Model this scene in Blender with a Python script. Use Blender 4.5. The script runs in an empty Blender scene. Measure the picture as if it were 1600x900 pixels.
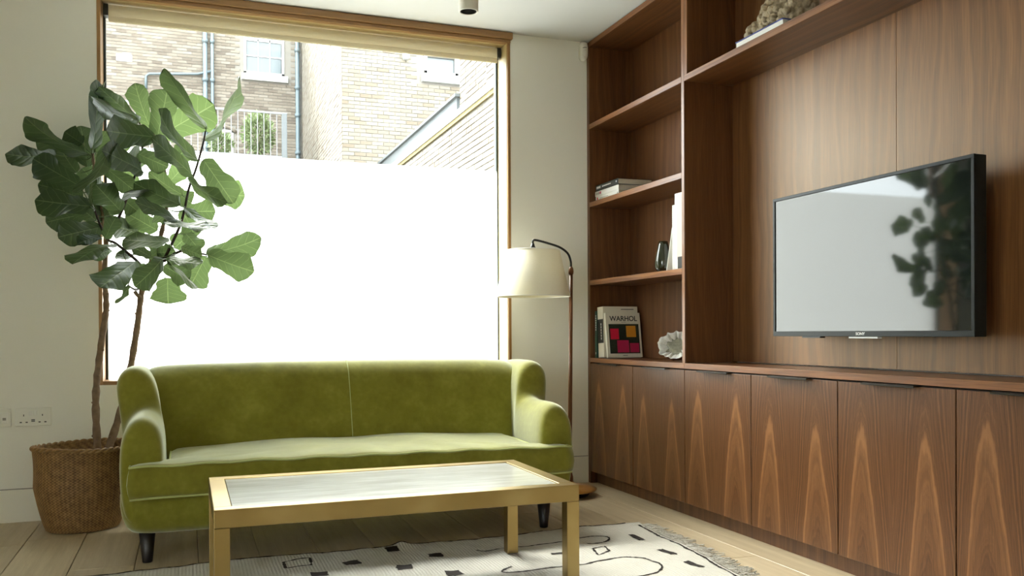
import bpy, bmesh, math, random
from math import sin, cos, pi, sqrt, radians
from mathutils import Vector, Matrix
import numpy as np
random.seed(7)
sc = bpy.context.scene
C = sc.collection

# ------------------------------------------------------------------ camera
cam_d = bpy.data.cameras.new('camera'); cam = bpy.data.objects.new('camera', cam_d); C.objects.link(cam)
cam_d.sensor_width = 36.0; cam_d.lens = 31.0; cam_d.shift_y = 0.04826; cam_d.clip_start = 0.05; cam_d.clip_end = 300
yaw, pitch, roll = 0.35363, -0.00559, -0.0052
r_ = Vector((cos(yaw), -sin(yaw), 0)); f_ = Vector((sin(yaw), cos(yaw), 0)); u_ = Vector((0, 0, 1))
f2 = f_*cos(pitch) + u_*sin(pitch); u2 = u_*cos(pitch) - f_*sin(pitch)
r3 = r_*cos(roll) + u2*sin(roll); u3 = u2*cos(roll) - r_*sin(roll)
M = Matrix.Identity(4)
for i in range(3):
    M[i][0] = r3[i]; M[i][1] = u3[i]; M[i][2] = -f2[i]
M[0][3], M[1][3], M[2][3] = 0.0, 0.0, 0.86
cam.matrix_world = M
sc.camera = cam

# ------------------------------------------------------------------ sky, exposure
w = bpy.data.worlds.new('world'); sc.world = w; w.use_nodes = True
bg = w.node_tree.nodes['Background']
bg.inputs['Color'].default_value = (0.93, 0.97, 1.0, 1)      # flat overcast sky
bg.inputs['Strength'].default_value = 8.0
w.cycles.sampling_method = 'MANUAL'; w.cycles.sample_map_resolution = 64
sun_d = bpy.data.lights.new('sun', 'SUN'); sun_d.energy = 15.0; sun_d.angle = radians(38); sun_d.color = (1.0, 0.95, 0.87)
sun = bpy.data.objects.new('sun', sun_d); C.objects.link(sun)   # hazy sun beyond the houses, from the back left
sun.rotation_euler = Vector((-.32, .74, .84)).to_track_quat('Z', 'Y').to_euler()
sc.view_settings.view_transform = 'Standard'
sc.view_settings.look = 'None'
sc.view_settings.gamma = 1.0
sc.view_settings.use_curve_mapping = False
sc.view_settings.exposure = 1.0
cy = sc.cycles
cy.use_denoising = True; cy.max_bounces = 12; cy.diffuse_bounces = 7; cy.glossy_bounces = 4
cy.transmission_bounces = 8; cy.transparent_max_bounces = 12
cy.sample_clamp_indirect = 40.0; cy.caustics_reflective = False; cy.caustics_refractive = False

# ------------------------------------------------------------------ node helper
class NT:
    def __init__(s, name):
        s.m = bpy.data.materials.new(name); s.m.use_nodes = True
        s.t = s.m.node_tree; s.t.nodes.clear()
        s.out = s.t.nodes.new('ShaderNodeOutputMaterial')
    def n(s, typ, **kw):
        nd = s.t.nodes.new(typ)
        for k, v in kw.items(): setattr(nd, k, v)
        return nd
    def put(s, sock, v):
        if isinstance(v, bpy.types.NodeSocket): s.t.links.new(v, sock)
        elif v is not None:
            if sock.type == 'RGBA' and len(v) == 3: v = (*v, 1)
            sock.default_value = v
    def math(s, op, a, b=None, c=None):
        nd = s.n('ShaderNodeMath', operation=op)
        for k, v in enumerate((a, b, c)):
            if v is not None: s.put(nd.inputs[k], v)
        return nd.outputs[0]
    def coord(s, which='Object'): return s.n('ShaderNodeTexCoord').outputs[which]
    def sep(s, v):
        nd = s.n('ShaderNodeSeparateXYZ'); s.put(nd.inputs[0], v); return nd.outputs
    def comb(s, x=0., y=0., z=0.):
        nd = s.n('ShaderNodeCombineXYZ')
        for k, v in enumerate((x, y, z)): s.put(nd.inputs[k], v)
        return nd.outputs[0]
    def noise(s, vec=None, scale=5., detail=2., rough=.5, dims='3D', w=None):
        nd = s.n('ShaderNodeTexNoise', noise_dimensions=dims)
        if vec is not None and dims != '1D': s.put(nd.inputs['Vector'], vec)
        if w is not None: s.put(nd.inputs['W'], w)
        s.put(nd.inputs['Scale'], scale); s.put(nd.inputs['Detail'], detail); s.put(nd.inputs['Roughness'], rough)
        return nd.outputs['Fac']
    def mapping(s, vec, scale=(1, 1, 1), loc=(0, 0, 0)):
        nd = s.n('ShaderNodeMapping'); s.put(nd.inputs['Vector'], vec)
        nd.inputs['Scale'].default_value = scale; nd.inputs['Location'].default_value = loc
        return nd.outputs[0]
    def ramp(s, fac, stops):
        nd = s.n('ShaderNodeValToRGB'); s.put(nd.inputs['Fac'], fac)
        el = nd.color_ramp.elements
        while len(el) > 1: el.remove(el[0])
        el[0].position = stops[0][0]; el[0].color = (*stops[0][1], 1)
        for p, c in stops[1:]:
            e = el.new(p); e.color = (*c, 1)
        return nd.outputs['Color']
    def mix(s, fac, a, b, blend='MIX'):
        nd = s.n('ShaderNodeMix', data_type='RGBA', blend_type=blend)
        s.put(nd.inputs[0], fac); s.put(nd.inputs[6], a); s.put(nd.inputs[7], b)
        return nd.outputs[2]
    def bump(s, h, strength=.2, dist=.005):
        nd = s.n('ShaderNodeBump'); s.put(nd.inputs['Height'], h)
        nd.inputs['Strength'].default_value = strength; nd.inputs['Distance'].default_value = dist
        return nd.outputs[0]
    def bsdf(s, **kw):
        nd = s.n('ShaderNodeBsdfPrincipled')
        for k, v in kw.items(): s.put(nd.inputs[k.replace('_', ' ')], v)
        return nd
    def done(s, shader):
        s.t.links.new(shader, s.out.inputs['Surface']); return s.m

def plain(name, col, rough=.5, metal=0., noise=0., bump=0., scale=60., spec=.5):
    t = NT(name); k = {}
    c = col
    if noise or bump:
        n = t.noise(t.coord(), scale, 3.)
        if noise: c = t.mix(n, tuple(x*(1-noise) for x in col), tuple(min(1, x*(1+noise)) for x in col))
        if bump: k['Normal'] = t.bump(n, bump, .002)
    b = t.bsdf(Base_Color=c, Roughness=rough, Metallic=metal, **k)
    b.inputs['Specular IOR Level'].default_value = spec
    return t.done(b.outputs[0])

WD, WM, WL = (.048, .0162, .0058), (.112, .0445, .0150), (.195, .088, .032)
def walnut(name, mode='panel', along='z', gain=1.0):
    t = NT(name); co = t.coord(); x, y, z = t.sep(co)
    rnd = t.n('ShaderNodeObjectInfo').outputs['Random']
    if along == 'z': v = z; u = t.math('ADD', x, y); fine = t.mapping(co, (260, 260, 5))
    else: v = y; u = t.math('ADD', x, z); fine = t.mapping(co, (260, 5, 260))
    warp = t.noise(t.comb(t.math('MULTIPLY', u, 3.), t.math('MULTIPLY', v, 1.1), t.math('MULTIPLY', rnd, 9.)), 1., 2.)
    if mode == 'door':
        # two book-matched flame figures to a leaf
        uu = t.math('SUBTRACT', t.math('ABSOLUTE', t.math('SUBTRACT', y, .253)), .140)
        uu = t.math('ADD', uu, t.math('MULTIPLY', t.math('SUBTRACT', warp, .5), .06))
        f = t.math('ADD', t.math('MULTIPLY', v, 1.), t.math('MULTIPLY', t.math('POWER', t.math('ABSOLUTE', uu), 1.7), 36.))
        wob = t.noise(t.mapping(co, (55, 55, 9)), 1., 4., .6)
        f = t.math('ADD', f, t.math('MULTIPLY', wob, .13))
        f = t.math('ADD', f, t.math('MULTIPLY', rnd, .10))
        band = t.noise(dims='1D', w=t.math('MULTIPLY', f, 13.), scale=1., detail=4., rough=.65)
        d = t.math('DIVIDE', t.math('SUBTRACT', f, .64), .030)
        sap = t.math('POWER', 2.718, t.math('MULTIPLY', t.math('MULTIPLY', d, d), -1.))
        d2 = t.math('DIVIDE', t.math('SUBTRACT', f, .50), .13)
        sap2 = t.math('MULTIPLY', t.math('POWER', 2.718, t.math('MULTIPLY', t.math('MULTIPLY', d2, d2), -1.)), .30)
        sap = t.math('MULTIPLY', t.math('MINIMUM', t.math('ADD', sap, sap2), 1.), t.math('ADD', .55, t.math('MULTIPLY', wob, .8)))
    else:
        k = 12. if along == 'z' else 16.
        f = t.math('ADD', t.math('MULTIPLY', u, k), t.math('MULTIPLY', warp, 2.4))
        f = t.math('ADD', f, t.math('MULTIPLY', v, .25))
        f = t.math('ADD', f, t.math('MULTIPLY', rnd, 20.))
        band = t.noise(dims='1D', w=t.math('MULTIPLY', f, 1.9), scale=1., detail=3., rough=.6)
        sap = None
    fn = t.noise(fine, 1., 3., .65)
    g = t.math('ADD', t.math('MULTIPLY', band, .7 if mode == 'door' else .5), t.math('MULTIPLY', fn, .42 if mode == 'door' else .58))
    sc_ = lambda c: tuple(q*gain for q in c)
    col = t.ramp(g, [(.32, sc_(WD)), (.55, sc_(WM)), (.80, sc_(WL))])
    if sap is not None: col = t.mix(t.math('MULTIPLY', sap, .62), col, (.36, .165, .062))
    ro = t.math('ADD', t.math('MULTIPLY', fn, .12), .38 if name == 'walnut_back_panel_sheen' else .30)
    b = t.bsdf(Base_Color=col, Roughness=ro, Normal=t.bump(fn, .10, .0008))
    if name == 'walnut_back_panel_sheen': b.inputs['Specular IOR Level'].default_value = .85; b.inputs['Specular Tint'].default_value = (1, .84, .60, 1)
    return t.done(b.outputs[0])

MT = {}
MT['door'] = walnut('walnut_door', 'door')
MT['panel'] = walnut('walnut_panel', 'panel', 'z', 1.12)
MT['back'] = walnut('walnut_back_panel_sheen', 'panel', 'z', 1.5)  # lighter copy of the walnut, window sheen put into its colour
MT['shelf'] = walnut('walnut_shelf', 'panel', 'y', 1.15)
MT['edge'] = walnut('walnut_edge', 'panel', 'y', 1.9)
MT['edge_v'] = walnut('walnut_edge_upright', 'panel', 'z', 1.9)
def oak(name, dark, light, along):
    t = NT(name); co = t.coord()
    rnd = t.n('ShaderNodeObjectInfo').outputs['Random']
    sc3 = {'x': (1.2, 30, 30), 'y': (30, 1.2, 30), 'z': (30, 30, 1.2)}[along]
    v = t.n('ShaderNodeVectorMath', operation='ADD'); t.put(v.inputs[0], t.mapping(co, sc3)); t.put(v.inputs[1], t.comb(t.math('MULTIPLY', rnd, 37.), t.math('MULTIPLY', rnd, 11.), 0.))
    a = t.noise(v.outputs[0], 1., 4., .6)
    b_ = t.noise(t.mapping(co, tuple(q*9 for q in sc3)), 1., 2., .6)
    g = t.math('ADD', t.math('MULTIPLY', a, .7), t.math('MULTIPLY', b_, .3))
    col = t.ramp(g, [(.3, dark), (.7, light)])
    col = t.mix(t.math('MULTIPLY', rnd, .22), col, tuple(q*.72 for q in dark))
    b = t.bsdf(Base_Color=col, Roughness=.42, Normal=t.bump(b_, .08, .001))
    return t.done(b.outputs[0])
MT['plank'] = oak('oak_floor', (.46, .36, .22), (.66, .55, .38), 'y')
MT['oak_x'] = oak('oak_header', (.22, .11, .035), (.40, .22, .08), 'x')
MT['oak_z'] = oak('oak_jamb', (.24, .12, .035), (.42, .23, .08), 'z')
MT['oak_pale'] = oak('oak_pale_lining', (.50, .38, .17), (.62, .50, .26), 'z')  # tone of the head lining; also stands for daylight on the right jamb
MT['wall'] = plain('wall_paint', (.84, .832, .765), .75, noise=.015, bump=.05, scale=220)
MT['ceiling'] = plain('ceiling_paint', (.66, .67, .655), .85)
MT['skirt'] = plain('skirting_paint', (.82, .80, .71), .5)
MT['dark_gap'] = plain('dark_gap', (.012, .010, .008), .8)
MT['white_pl'] = plain('white_plastic', (.78, .77, .70), .35)
MT['black'] = plain('black_plastic', (.012, .013, .013), .35)
MT['black_m'] = plain('black_metal', (.02, .02, .02), .3, .6)
MT['handle'] = plain('bronze_handle', (.055, .05, .045), .28, .8)
MT['alu'] = plain('grey_frame', (.035, .05, .05), .4, .2)

def glass():
    t = NT('window_glass')
    lw = t.n('ShaderNodeLayerWeight').outputs['Facing']
    fr = t.math('ADD', t.math('MULTIPLY', t.math('POWER', lw, 5.), .9), .04)
    a = t.n('ShaderNodeBsdfTransparent'); a.inputs[0].default_value = (.95, .975, .965, 1)
    g = t.n('ShaderNodeBsdfGlossy'); g.inputs['Roughness'].default_value = .0
    m = t.n('ShaderNodeMixShader'); t.t.links.new(fr, m.inputs[0]); t.t.links.new(a.outputs[0], m.inputs[1]); t.t.links.new(g.outputs[0], m.inputs[2])
    return t.done(m.outputs[0])
MT['glass'] = glass()
def film():
    t = NT('frosted_film')
    a = t.n('ShaderNodeBsdfTranslucent'); a.inputs[0].default_value = (.93, .95, .955, 1)
    b = t.n('ShaderNodeBsdfDiffuse'); b.inputs[0].default_value = (.85, .87, .87, 1)
    m = t.n('ShaderNodeMixShader'); m.inputs[0].default_value = .12
    t.t.links.new(a.outputs[0], m.inputs[1]); t.t.links.new(b.outputs[0], m.inputs[2])
    return t.done(m.outputs[0])
MT['film'] = film()

def velvet():
    t = NT('green_velvet'); co = t.coord()
    n1 = t.noise(co, 7., 3., .6); n2 = t.noise(co, 45., 2.); n3 = t.noise(co, 900., 1.)
    g = t.math('ADD', t.math('MULTIPLY', n1, .7), t.math('MULTIPLY', n2, .3))
    col = t.ramp(g, [(.35, (.155, .142, .013)), (.52, (.19, .178, .019)), (.68, (.235, .225, .032))])
    h = t.math('ADD', t.math('MULTIPLY', n2, .6), t.math('MULTIPLY', n3, .1))
    b = t.bsdf(Base_Color=col, Roughness=.8, Sheen_Weight=1., Sheen_Roughness=.42, Sheen_Tint=(.94, 1., .84, 1), Normal=t.bump(h, .16, .004))
    b.inputs['Specular IOR Level'].default_value = .15
    return t.done(b.outputs[0])
MT['velvet'] = velvet()
MT['piping'] = plain('pale_piping', (.40, .43, .16), .7)
MT['ebony'] = plain('ebonised_wood', (.010, .008, .010), .35)

def brass():
    t = NT('aged_brass'); co = t.coord()
    n = t.noise(co, 5., 2., .5)
    col = t.ramp(n, [(.3, (.36, .25, .095)), (.55, (.43, .31, .125)), (.75, (.50, .38, .17))])
    b = t.bsdf(Base_Color=col, Metallic=1., Roughness=.30)
    return t.done(b.outputs[0])
MT['brass'] = brass()
def tabletop():
    t = NT('streaked_stone_top'); co = t.coord()
    n = t.noise(t.mapping(co, (4, 38, 4)), 1., 5., .7); n2 = t.noise(co, 3., 3.)
    col = t.ramp(t.math('ADD', t.math('MULTIPLY', n, .6), t.math('MULTIPLY', n2, .4)), [(.35, (.54, .54, .51)), (.6, (.70, .71, .69))])
    b = t.bsdf(Base_Color=col, Roughness=t.math('ADD', t.math('MULTIPLY', n, .18), .12), Coat_Weight=.6, Coat_Roughness=.12)
    b.inputs['IOR'].default_value = 1.75
    return t.done(b.outputs[0])
MT['ttop'] = tabletop()

def rugm(name, col):
    t = NT(name); co = t.coord()
    rows = t.math('SINE', t.math('MULTIPLY', t.sep(co)[0], 520.))
    n = t.noise(co, 260., 2.); n2 = t.noise(co, 14., 3.)
    c = t.mix(n2, tuple(q*.88 for q in col), col)
    c = t.mix(t.math('MULTIPLY', n, .25), c, tuple(q*.7 for q in col))
    h = t.math('ADD', n, t.math('MULTIPLY', rows, .22))
    b = t.bsdf(Base_Color=c, Roughness=.95, Normal=t.bump(h, .55, .006), Sheen_Weight=.2)
    return t.done(b.outputs[0])
MT['rug'] = rugm('cream_wool', (.66, .63, .56))
MT['rugdark'] = plain('brown_black_wool', (.014, .008, .006), .95, noise=.4, scale=300)

def leafm():
    t = NT('fig_leaf'); uv = t.coord('UV'); a, s, _ = t.sep(uv)
    q = t.math('ABSOLUTE', t.math('SUBTRACT', a, .5))                       # 0 midrib .. .5 margin
    rib = t.math('LESS_THAN', q, .016)
    st = t.math('SUBTRACT', s, t.math('MULTIPLY', q, .42))
    nz = t.noise(t.comb(a, s, 0.), 9., 2.)
    fr = t.math('FRACT', t.math('ADD', t.math('MULTIPLY', st, 6.5), t.math('MULTIPLY', nz, .25)))
    v = t.math('ABSOLUTE', t.math('SUBTRACT', fr, .5))
    vein = t.math('MULTIPLY', t.math('LESS_THAN', v, .035), t.math('LESS_THAN', q, .46))
    vein = t.math('MINIMUM', t.math('ADD', rib, t.math('MULTIPLY', vein, .55)), 1.)
    rnd = t.n('ShaderNodeObjectInfo').outputs['Random']
    base = t.mix(rnd, (.009, .026, .012), (.019, .046, .019))
    base = t.mix(t.math('MULTIPLY', nz, .35), base, (.016, .042, .020))
    col = t.mix(t.math('MULTIPLY', vein, .65), base, (.13, .18, .08))
    soft = t.math('SMOOTH_MIN', v, .25, .1)
    h = t.math('ADD', t.math('MULTIPLY', soft, .8), t.math('MULTIPLY', t.math('MINIMUM', q, .06), 3.))
    b = t.bsdf(Base_Color=col, Roughness=.42, Normal=t.bump(h, .55, .01))
    b.inputs['Specular IOR Level'].default_value = .3
    tr = t.n('ShaderNodeBsdfTranslucent'); t.put(tr.inputs[0], t.mix(t.math('MULTIPLY', vein, .5), (.17, .25, .085), (.34, .43, .20)))
    m = t.n('ShaderNodeMixShader'); m.inputs[0].default_value = .20
    t.t.links.new(b.outputs[0], m.inputs[1]); t.t.links.new(tr.outputs[0], m.inputs[2])
    return t.done(m.outputs[0])
MT['leaf'] = leafm()
MT['bark'] = plain('fig_bark', (.19, .125, .08), .9, noise=.5, bump=.8, scale=45)
MT['twig'] = plain('fig_twig', (.030, .018, .012), .7)
MT['soil'] = plain('soil', (.03, .02, .014), .95, noise=.4, bump=.8, scale=60)
def basketm():
    t = NT('seagrass_weave'); a = t.n('ShaderNodeAttribute', attribute_name='weave').outputs['Fac']
    n = t.noise(t.coord(), 40., 3.)
    g = t.math('ADD', t.math('MULTIPLY', a, .45), t.math('MULTIPLY', n, .55))
    col = t.ramp(g, [(.2, (.085, .040, .013)), (.5, (.25, .135, .045)), (.85, (.44, .27, .11))])
    b = t.bsdf(Base_Color=col, Roughness=.6)
    return t.done(b.outputs[0])
MT['basket'] = basketm()
def shadem():
    t = NT('linen_shade'); n = t.noise(t.mapping(t.coord(), (300, 300, 300)), 1., 2.)
    col = t.mix(n, (.80, .76, .62), (.88, .85, .72))
    b = t.bsdf(Base_Color=col, Roughness=.9, Normal=t.bump(n, .1, .001))
    tr = t.n('ShaderNodeBsdfTranslucent'); tr.inputs[0].default_value = (.9, .85, .68, 1)
    m = t.n('ShaderNodeMixShader'); m.inputs[0].default_value = .16
    t.t.links.new(b.outputs[0], m.inputs[1]); t.t.links.new(tr.outputs[0], m.inputs[2])
    return t.done(m.outputs[0])
MT['shade'] = shadem()
def blindm():
    t = NT('blind_fabric'); n = t.noise(t.coord(), 600., 2.)
    b = t.bsdf(Base_Color=t.mix(n, (.84, .80, .68), (.88, .85, .73)), Roughness=.9)
    tr = t.n('ShaderNodeBsdfTranslucent'); tr.inputs[0].default_value = (.85, .79, .62, 1)
    m = t.n('ShaderNodeMixShader'); m.inputs[0].default_value = .42
    t.t.links.new(b.outputs[0], m.inputs[1]); t.t.links.new(tr.outputs[0], m.inputs[2])
    return t.done(m.outputs[0])
MT['blind'] = blindm()
MT['rod'] = plain('reddish_wood_rod', (.15, .055, .02), .32, noise=.3, scale=20)
MT['lampwood'] = plain('golden_wood_base', (.42, .20, .05), .28, noise=.35, scale=14)
def screen():
    t = NT('tv_screen')
    b = t.bsdf(Base_Color=(.010, .013, .013), Roughness=.045)
    b.inputs['IOR'].default_value = 1.58
    return t.done(b.outputs[0])
MT['screen'] = screen()
MT['bezel'] = plain('tv_bezel', (.010, .013, .013), .38, spec=.22)
MT['paper'] = plain('paper_pages', (.66, .61, .50), .9, noise=.12, scale=400)
MT['white_cover'] = plain('white_cover', (.80, .79, .74), .4)
MT['cream_cover'] = plain('cream_cover', (.74, .70, .58), .4)
MT['black_cover'] = plain('black_cover', (.022, .024, .022), .35)
MT['green_cover'] = plain('green_cover', (.045, .115, .085), .4)
MT['blue_cover'] = plain('blue_cover', (.035, .05, .24), .4)
MT['pink_print'] = plain('pink_print', (.66, .53, .46), .4)
MT['red'] = plain('red_print', (.62, .012, .05), .45)
MT['crimson'] = plain('crimson_print', (.50, .018, .09), .45)
MT['orange'] = plain('orange_print', (.72, .30, .03), .45)
MT['dark_green'] = plain('dark_green_print', (.012, .026, .014), .5, noise=.5, scale=90)
MT['grey_print'] = plain('grey_print', (.30, .29, .26), .5)
MT['silver'] = plain('silver_print', (.75, .75, .75), .35)
MT['vase'] = plain('smoked_green_glass', (.020, .026, .012), .06, spec=.9)
MT['coral'] = plain('coral_stone', (.38, .31, .21), .9, noise=.5, bump=1., scale=110)
MT['geode_out'] = plain('brown_rind', (.16, .075, .035), .8, noise=.5, bump=.8, scale=40)
MT['geode_in'] = plain('white_crystal', (.72, .73, .70), .35, noise=.25, bump=.9, scale=120)
MT['geode_core'] = plain('grey_crystal', (.30, .30, .23), .25, noise=.45, bump=.9, scale=90)

def brickm(name, cols, single):
    t = NT(name)
    if single: r = t.n('ShaderNodeObjectInfo').outputs['Random']
    else: r = t.n('ShaderNodeAttribute', attribute_name='tint').outputs['Fac']
    n = t.noise(t.coord(), 9., 3.)
    g = t.math('ADD', t.math('MULTIPLY', r, .75), t.math('MULTIPLY', n, .25))
    col = t.ramp(g, [(.08, cols[0]), (.35, cols[1]), (.65, cols[2]), (.95, cols[3])])
    b = t.bsdf(Base_Color=col, Roughness=.95)
    return t.done(b.outputs[0])
BA = tuple(tuple(q*.70 for q in c) for c in ((.10, .078, .06), (.16, .132, .103), (.20, .168, .132), (.235, .205, .17)))
BY = tuple(tuple(q*.66 for q in c) for c in ((.15, .115, .080), (.195, .165, .125), (.225, .198, .155), (.245, .222, .18)))
for nm, cs in (('brown', BA), ('yellow', BY)):
    MT['brick_'+nm] = brickm('brick_'+nm, cs, True); MT['brick_'+nm+'_mass'] = brickm('brick_'+nm+'_mass', cs, False)
MT['mortar'] = plain('mortar', (.15, .138, .12), .95, noise=.1, scale=6)
MT['render'] = plain('pale_render', (.3, .28, .24), .95, noise=.1, scale=3)
MT['white_joinery'] = plain('white_joinery', (.34, .34, .335), .5)
MT['far_pane'] = plain('far_pane', (.075, .092, .10), .12)
MT['lead'] = plain('lead_sheet', (.085, .095, .10), .5, noise=.2, scale=5)
MT['pipe'] = plain('grey_pipe', (.07, .095, .107), .5)
MT['stone'] = plain('coping_stone', (.27, .25, .22), .9, noise=.25, scale=8)
MT['moss'] = plain('mossy_edge', (.14, .11, .045), .95, noise=.6, scale=12)
MT['paving'] = plain('paving', (.16, .155, .14), .9, noise=.2, scale=2)
MT['rail'] = plain('rail_metal', (.16, .17, .176), .5)
MT['bushleaf'] = plain('bush_leaf', (.13, .17, .07), .6, noise=.5, scale=3)
MT['bushstem'] = plain('bush_stem', (.09, .06, .04), .9)

# ------------------------------------------------------------------ mesh helpers (world coordinates)
def mesh(verts, faces, smooth=False, name='m'):
    me = bpy.data.meshes.new(name); me.from_pydata([tuple(v) for v in verts], [], faces); me.update()
    if smooth:
        me.polygons.foreach_set('use_smooth', [True]*len(me.polygons))
    return me
def from_bm(bm, smooth=False):
    me = bpy.data.meshes.new('m'); bm.to_mesh(me); bm.free()
    if smooth: me.polygons.foreach_set('use_smooth', [True]*len(me.polygons))
    return me
def box(x0, x1, y0, y1, z0, z1, bev=0.0, seg=1):
    bm = bmesh.new()
    bmesh.ops.create_cube(bm, size=1.0, matrix=Matrix.Translation(((x0+x1)/2, (y0+y1)/2, (z0+z1)/2)) @ Matrix.Diagonal((abs(x1-x0), abs(y1-y0), abs(z1-z0), 1)))
    if bev: bmesh.ops.bevel(bm, geom=bm.edges[:], offset=bev, segments=seg, affect='EDGES', profile=.5)
    return from_bm(bm)
def boxes(lst):
    V, F = [], []
    for (x0, x1, y0, y1, z0, z1) in lst:
        b = len(V)
        V += [(x0,y0,z0),(x1,y0,z0),(x1,y1,z0),(x0,y1,z0),(x0,y0,z1),(x1,y0,z1),(x1,y1,z1),(x0,y1,z1)]
        F += [tuple(b+i for i in q) for q in ((0,3,2,1),(4,5,6,7),(0,1,5,4),(1,2,6,5),(2,3,7,6),(3,0,4,7))]
    return mesh(V, F)
def join(*ms):
    bm = bmesh.new()
    for m_ in ms: bm.from_mesh(m_)
    return from_bm(bm)
def loft(rings, closed=True, caps=True, smooth=True):
    V, F = [], []; n = len(rings[0])
    for r in rings: V += list(r)
    for i in range(len(rings)-1):
        for j in range(n if closed else n-1):
            a, b = i*n+j, i*n+(j+1) % n
            F.append((a, b, b+n, a+n))
    if caps:
        F.append(tuple(reversed(range(n)))); F.append(tuple(range((len(rings)-1)*n, len(rings)*n)))
    me = mesh(V, F, smooth)
    bm = bmesh.new(); bm.from_mesh(me); bmesh.ops.recalc_face_normals(bm, faces=bm.faces[:])
    return from_bm(bm, smooth)
def tube(pts, rad, n=8, closed=False, caps=True):
    P = [Vector(p) for p in pts]; m_ = len(P)
    R = rad if isinstance(rad, (list, tuple)) else [rad]*m_
    rings = []; up = None
    for i in range(m_):
        d = (P[(i+1) % m_ if closed else min(i+1, m_-1)] - P[(i-1) % m_ if closed else max(i-1, 0)]).normalized()
        if up is None: up = Vector((0, 0, 1)) if abs(d.z) < .9 else Vector((1, 0, 0))
        a = d.cross(up).normalized(); up = a.cross(d).normalized()
        rings.append([P[i] + (a*cos(2*pi*k/n) + up*sin(2*pi*k/n))*R[i] for k in range(n)])
    if closed: rings.append(rings[0])
    return loft(rings, True, caps and not closed)
def lathe(prof, cx, cy, n=40, caps=False):
    rings = [[(cx+r*cos(2*pi*k/n), cy+r*sin(2*pi*k/n), z) for k in range(n)] for r, z in prof]
    return loft(rings, True, caps)
def spline(pts, n=6):
    P = [Vector(p) for p in pts]; out = []
    for i in range(len(P)-1):
        a, b, c, d = P[max(i-1, 0)], P[i], P[i+1], P[min(i+2, len(P)-1)]
        for k in range(n):
            t = k/n
            out.append(.5*((2*b)+(c-a)*t+(2*a-5*b+4*c-d)*t*t+(3*b-a-3*c+d)*t**3))
    out.append(P[-1]); return out

ORG = {}
def put(name, me, mat, parent=None, origin=None, label=None, cat=None, group=None, kind=None):
    me.name = name
    o = bpy.data.objects.new(name, me); C.objects.link(o)
    if mat is not None:
        me.materials.clear(); me.materials.append(MT[mat] if isinstance(mat, str) else mat)
    po = ORG[parent.name] if parent else Vector((0, 0, 0))
    if origin is None:
        origin = po if parent else None
    if origin is None:
        cs = np.array([v.co for v in me.vertices]); mn, mx = cs.min(0), cs.max(0)
        origin = Vector(((mn[0]+mx[0])/2, (mn[1]+mx[1])/2, mn[2]))
    origin = Vector(origin)
    me.transform(Matrix.Translation(-origin))
    o.location = origin - po
    if parent: o.parent = parent
    ORG[o.name] = origin
    for k, v in (('label', label), ('category', cat), ('group', group), ('kind', kind)):
        if v: o[k] = v
    return o
def thing(name, loc, label, cat, group=None, kind=None):
    o = bpy.data.objects.new(name, None); C.objects.link(o); o.location = loc; o.empty_display_size = .1
    ORG[o.name] = Vector(loc)
    o['label'] = label
    if cat: o['category'] = cat
    if group: o['group'] = group
    if kind: o['kind'] = kind
    return o
def struct(name, me, mat, parent=None, label=None, origin=None):
    return put(name, me, mat, parent, origin, label=label, kind=None if parent else 'structure')
def subsurf(o, lv=2):
    m_ = o.modifiers.new('smooth', 'SUBSURF'); m_.levels = lv; m_.render_levels = lv
    return o
def inst(name, data, parent, world_loc):
    """one more object sharing mesh data, a part of parent"""
    o = bpy.data.objects.new(name, data); C.objects.link(o)
    o.parent = parent; o.location = Vector(world_loc) - ORG[parent.name]
    return o

# ================================================================== THE ROOM
YB, XW, XL, YR, ZC = 4.59, 2.46, -2.8, -2.3, 2.515
floor = struct('floor', boxes([(XL-.1, XW+.1, YR-.1, YB+.1, -.2, -.012)]), 'dark_gap', label='wide pale oak floorboards running towards the window')
PW = .2232
for k in range(-13, 12):
    xa = .037 + PW*k
    y = YR + random.uniform(-1.4, 0)
    while y < YB:
        L = random.uniform(1.9, 2.5); y0, y1 = max(y, YR), min(y+L, YB)
        if y1-y0 > .05 and xa < XW and xa+PW > XL:
            put('plank', box(max(xa, XL)+.0012, min(xa+PW, XW)-.0012, y0+.0012, y1-.0012, -.012, 0, .0015), 'plank', floor, origin=(xa, y0, 0))
        y += L
struct('ceiling', boxes([(XL-.1, XW+.1, YR-.1, YB+.27, ZC, ZC+.2)]), 'ceiling', label='smooth white plaster ceiling')
OX0, OX1, OZ0, OZ1 = -.388, 1.690, .621, 2.474
struct('wall_back', boxes([(XL-.1, OX0, YB, YB+.27, 0, ZC), (OX1, XW+.1, YB, YB+.27, 0, ZC), (OX0, OX1, YB, YB+.27, 0, OZ0), (OX0, OX1, YB, YB+.27, OZ1, ZC)]), 'wall', label='off-white painted wall around the big window')
struct('wall_right', boxes([(XW, XW+.1, YR-.1, YB, 0, ZC)]), 'wall', label='off-white wall behind the walnut joinery')
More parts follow.
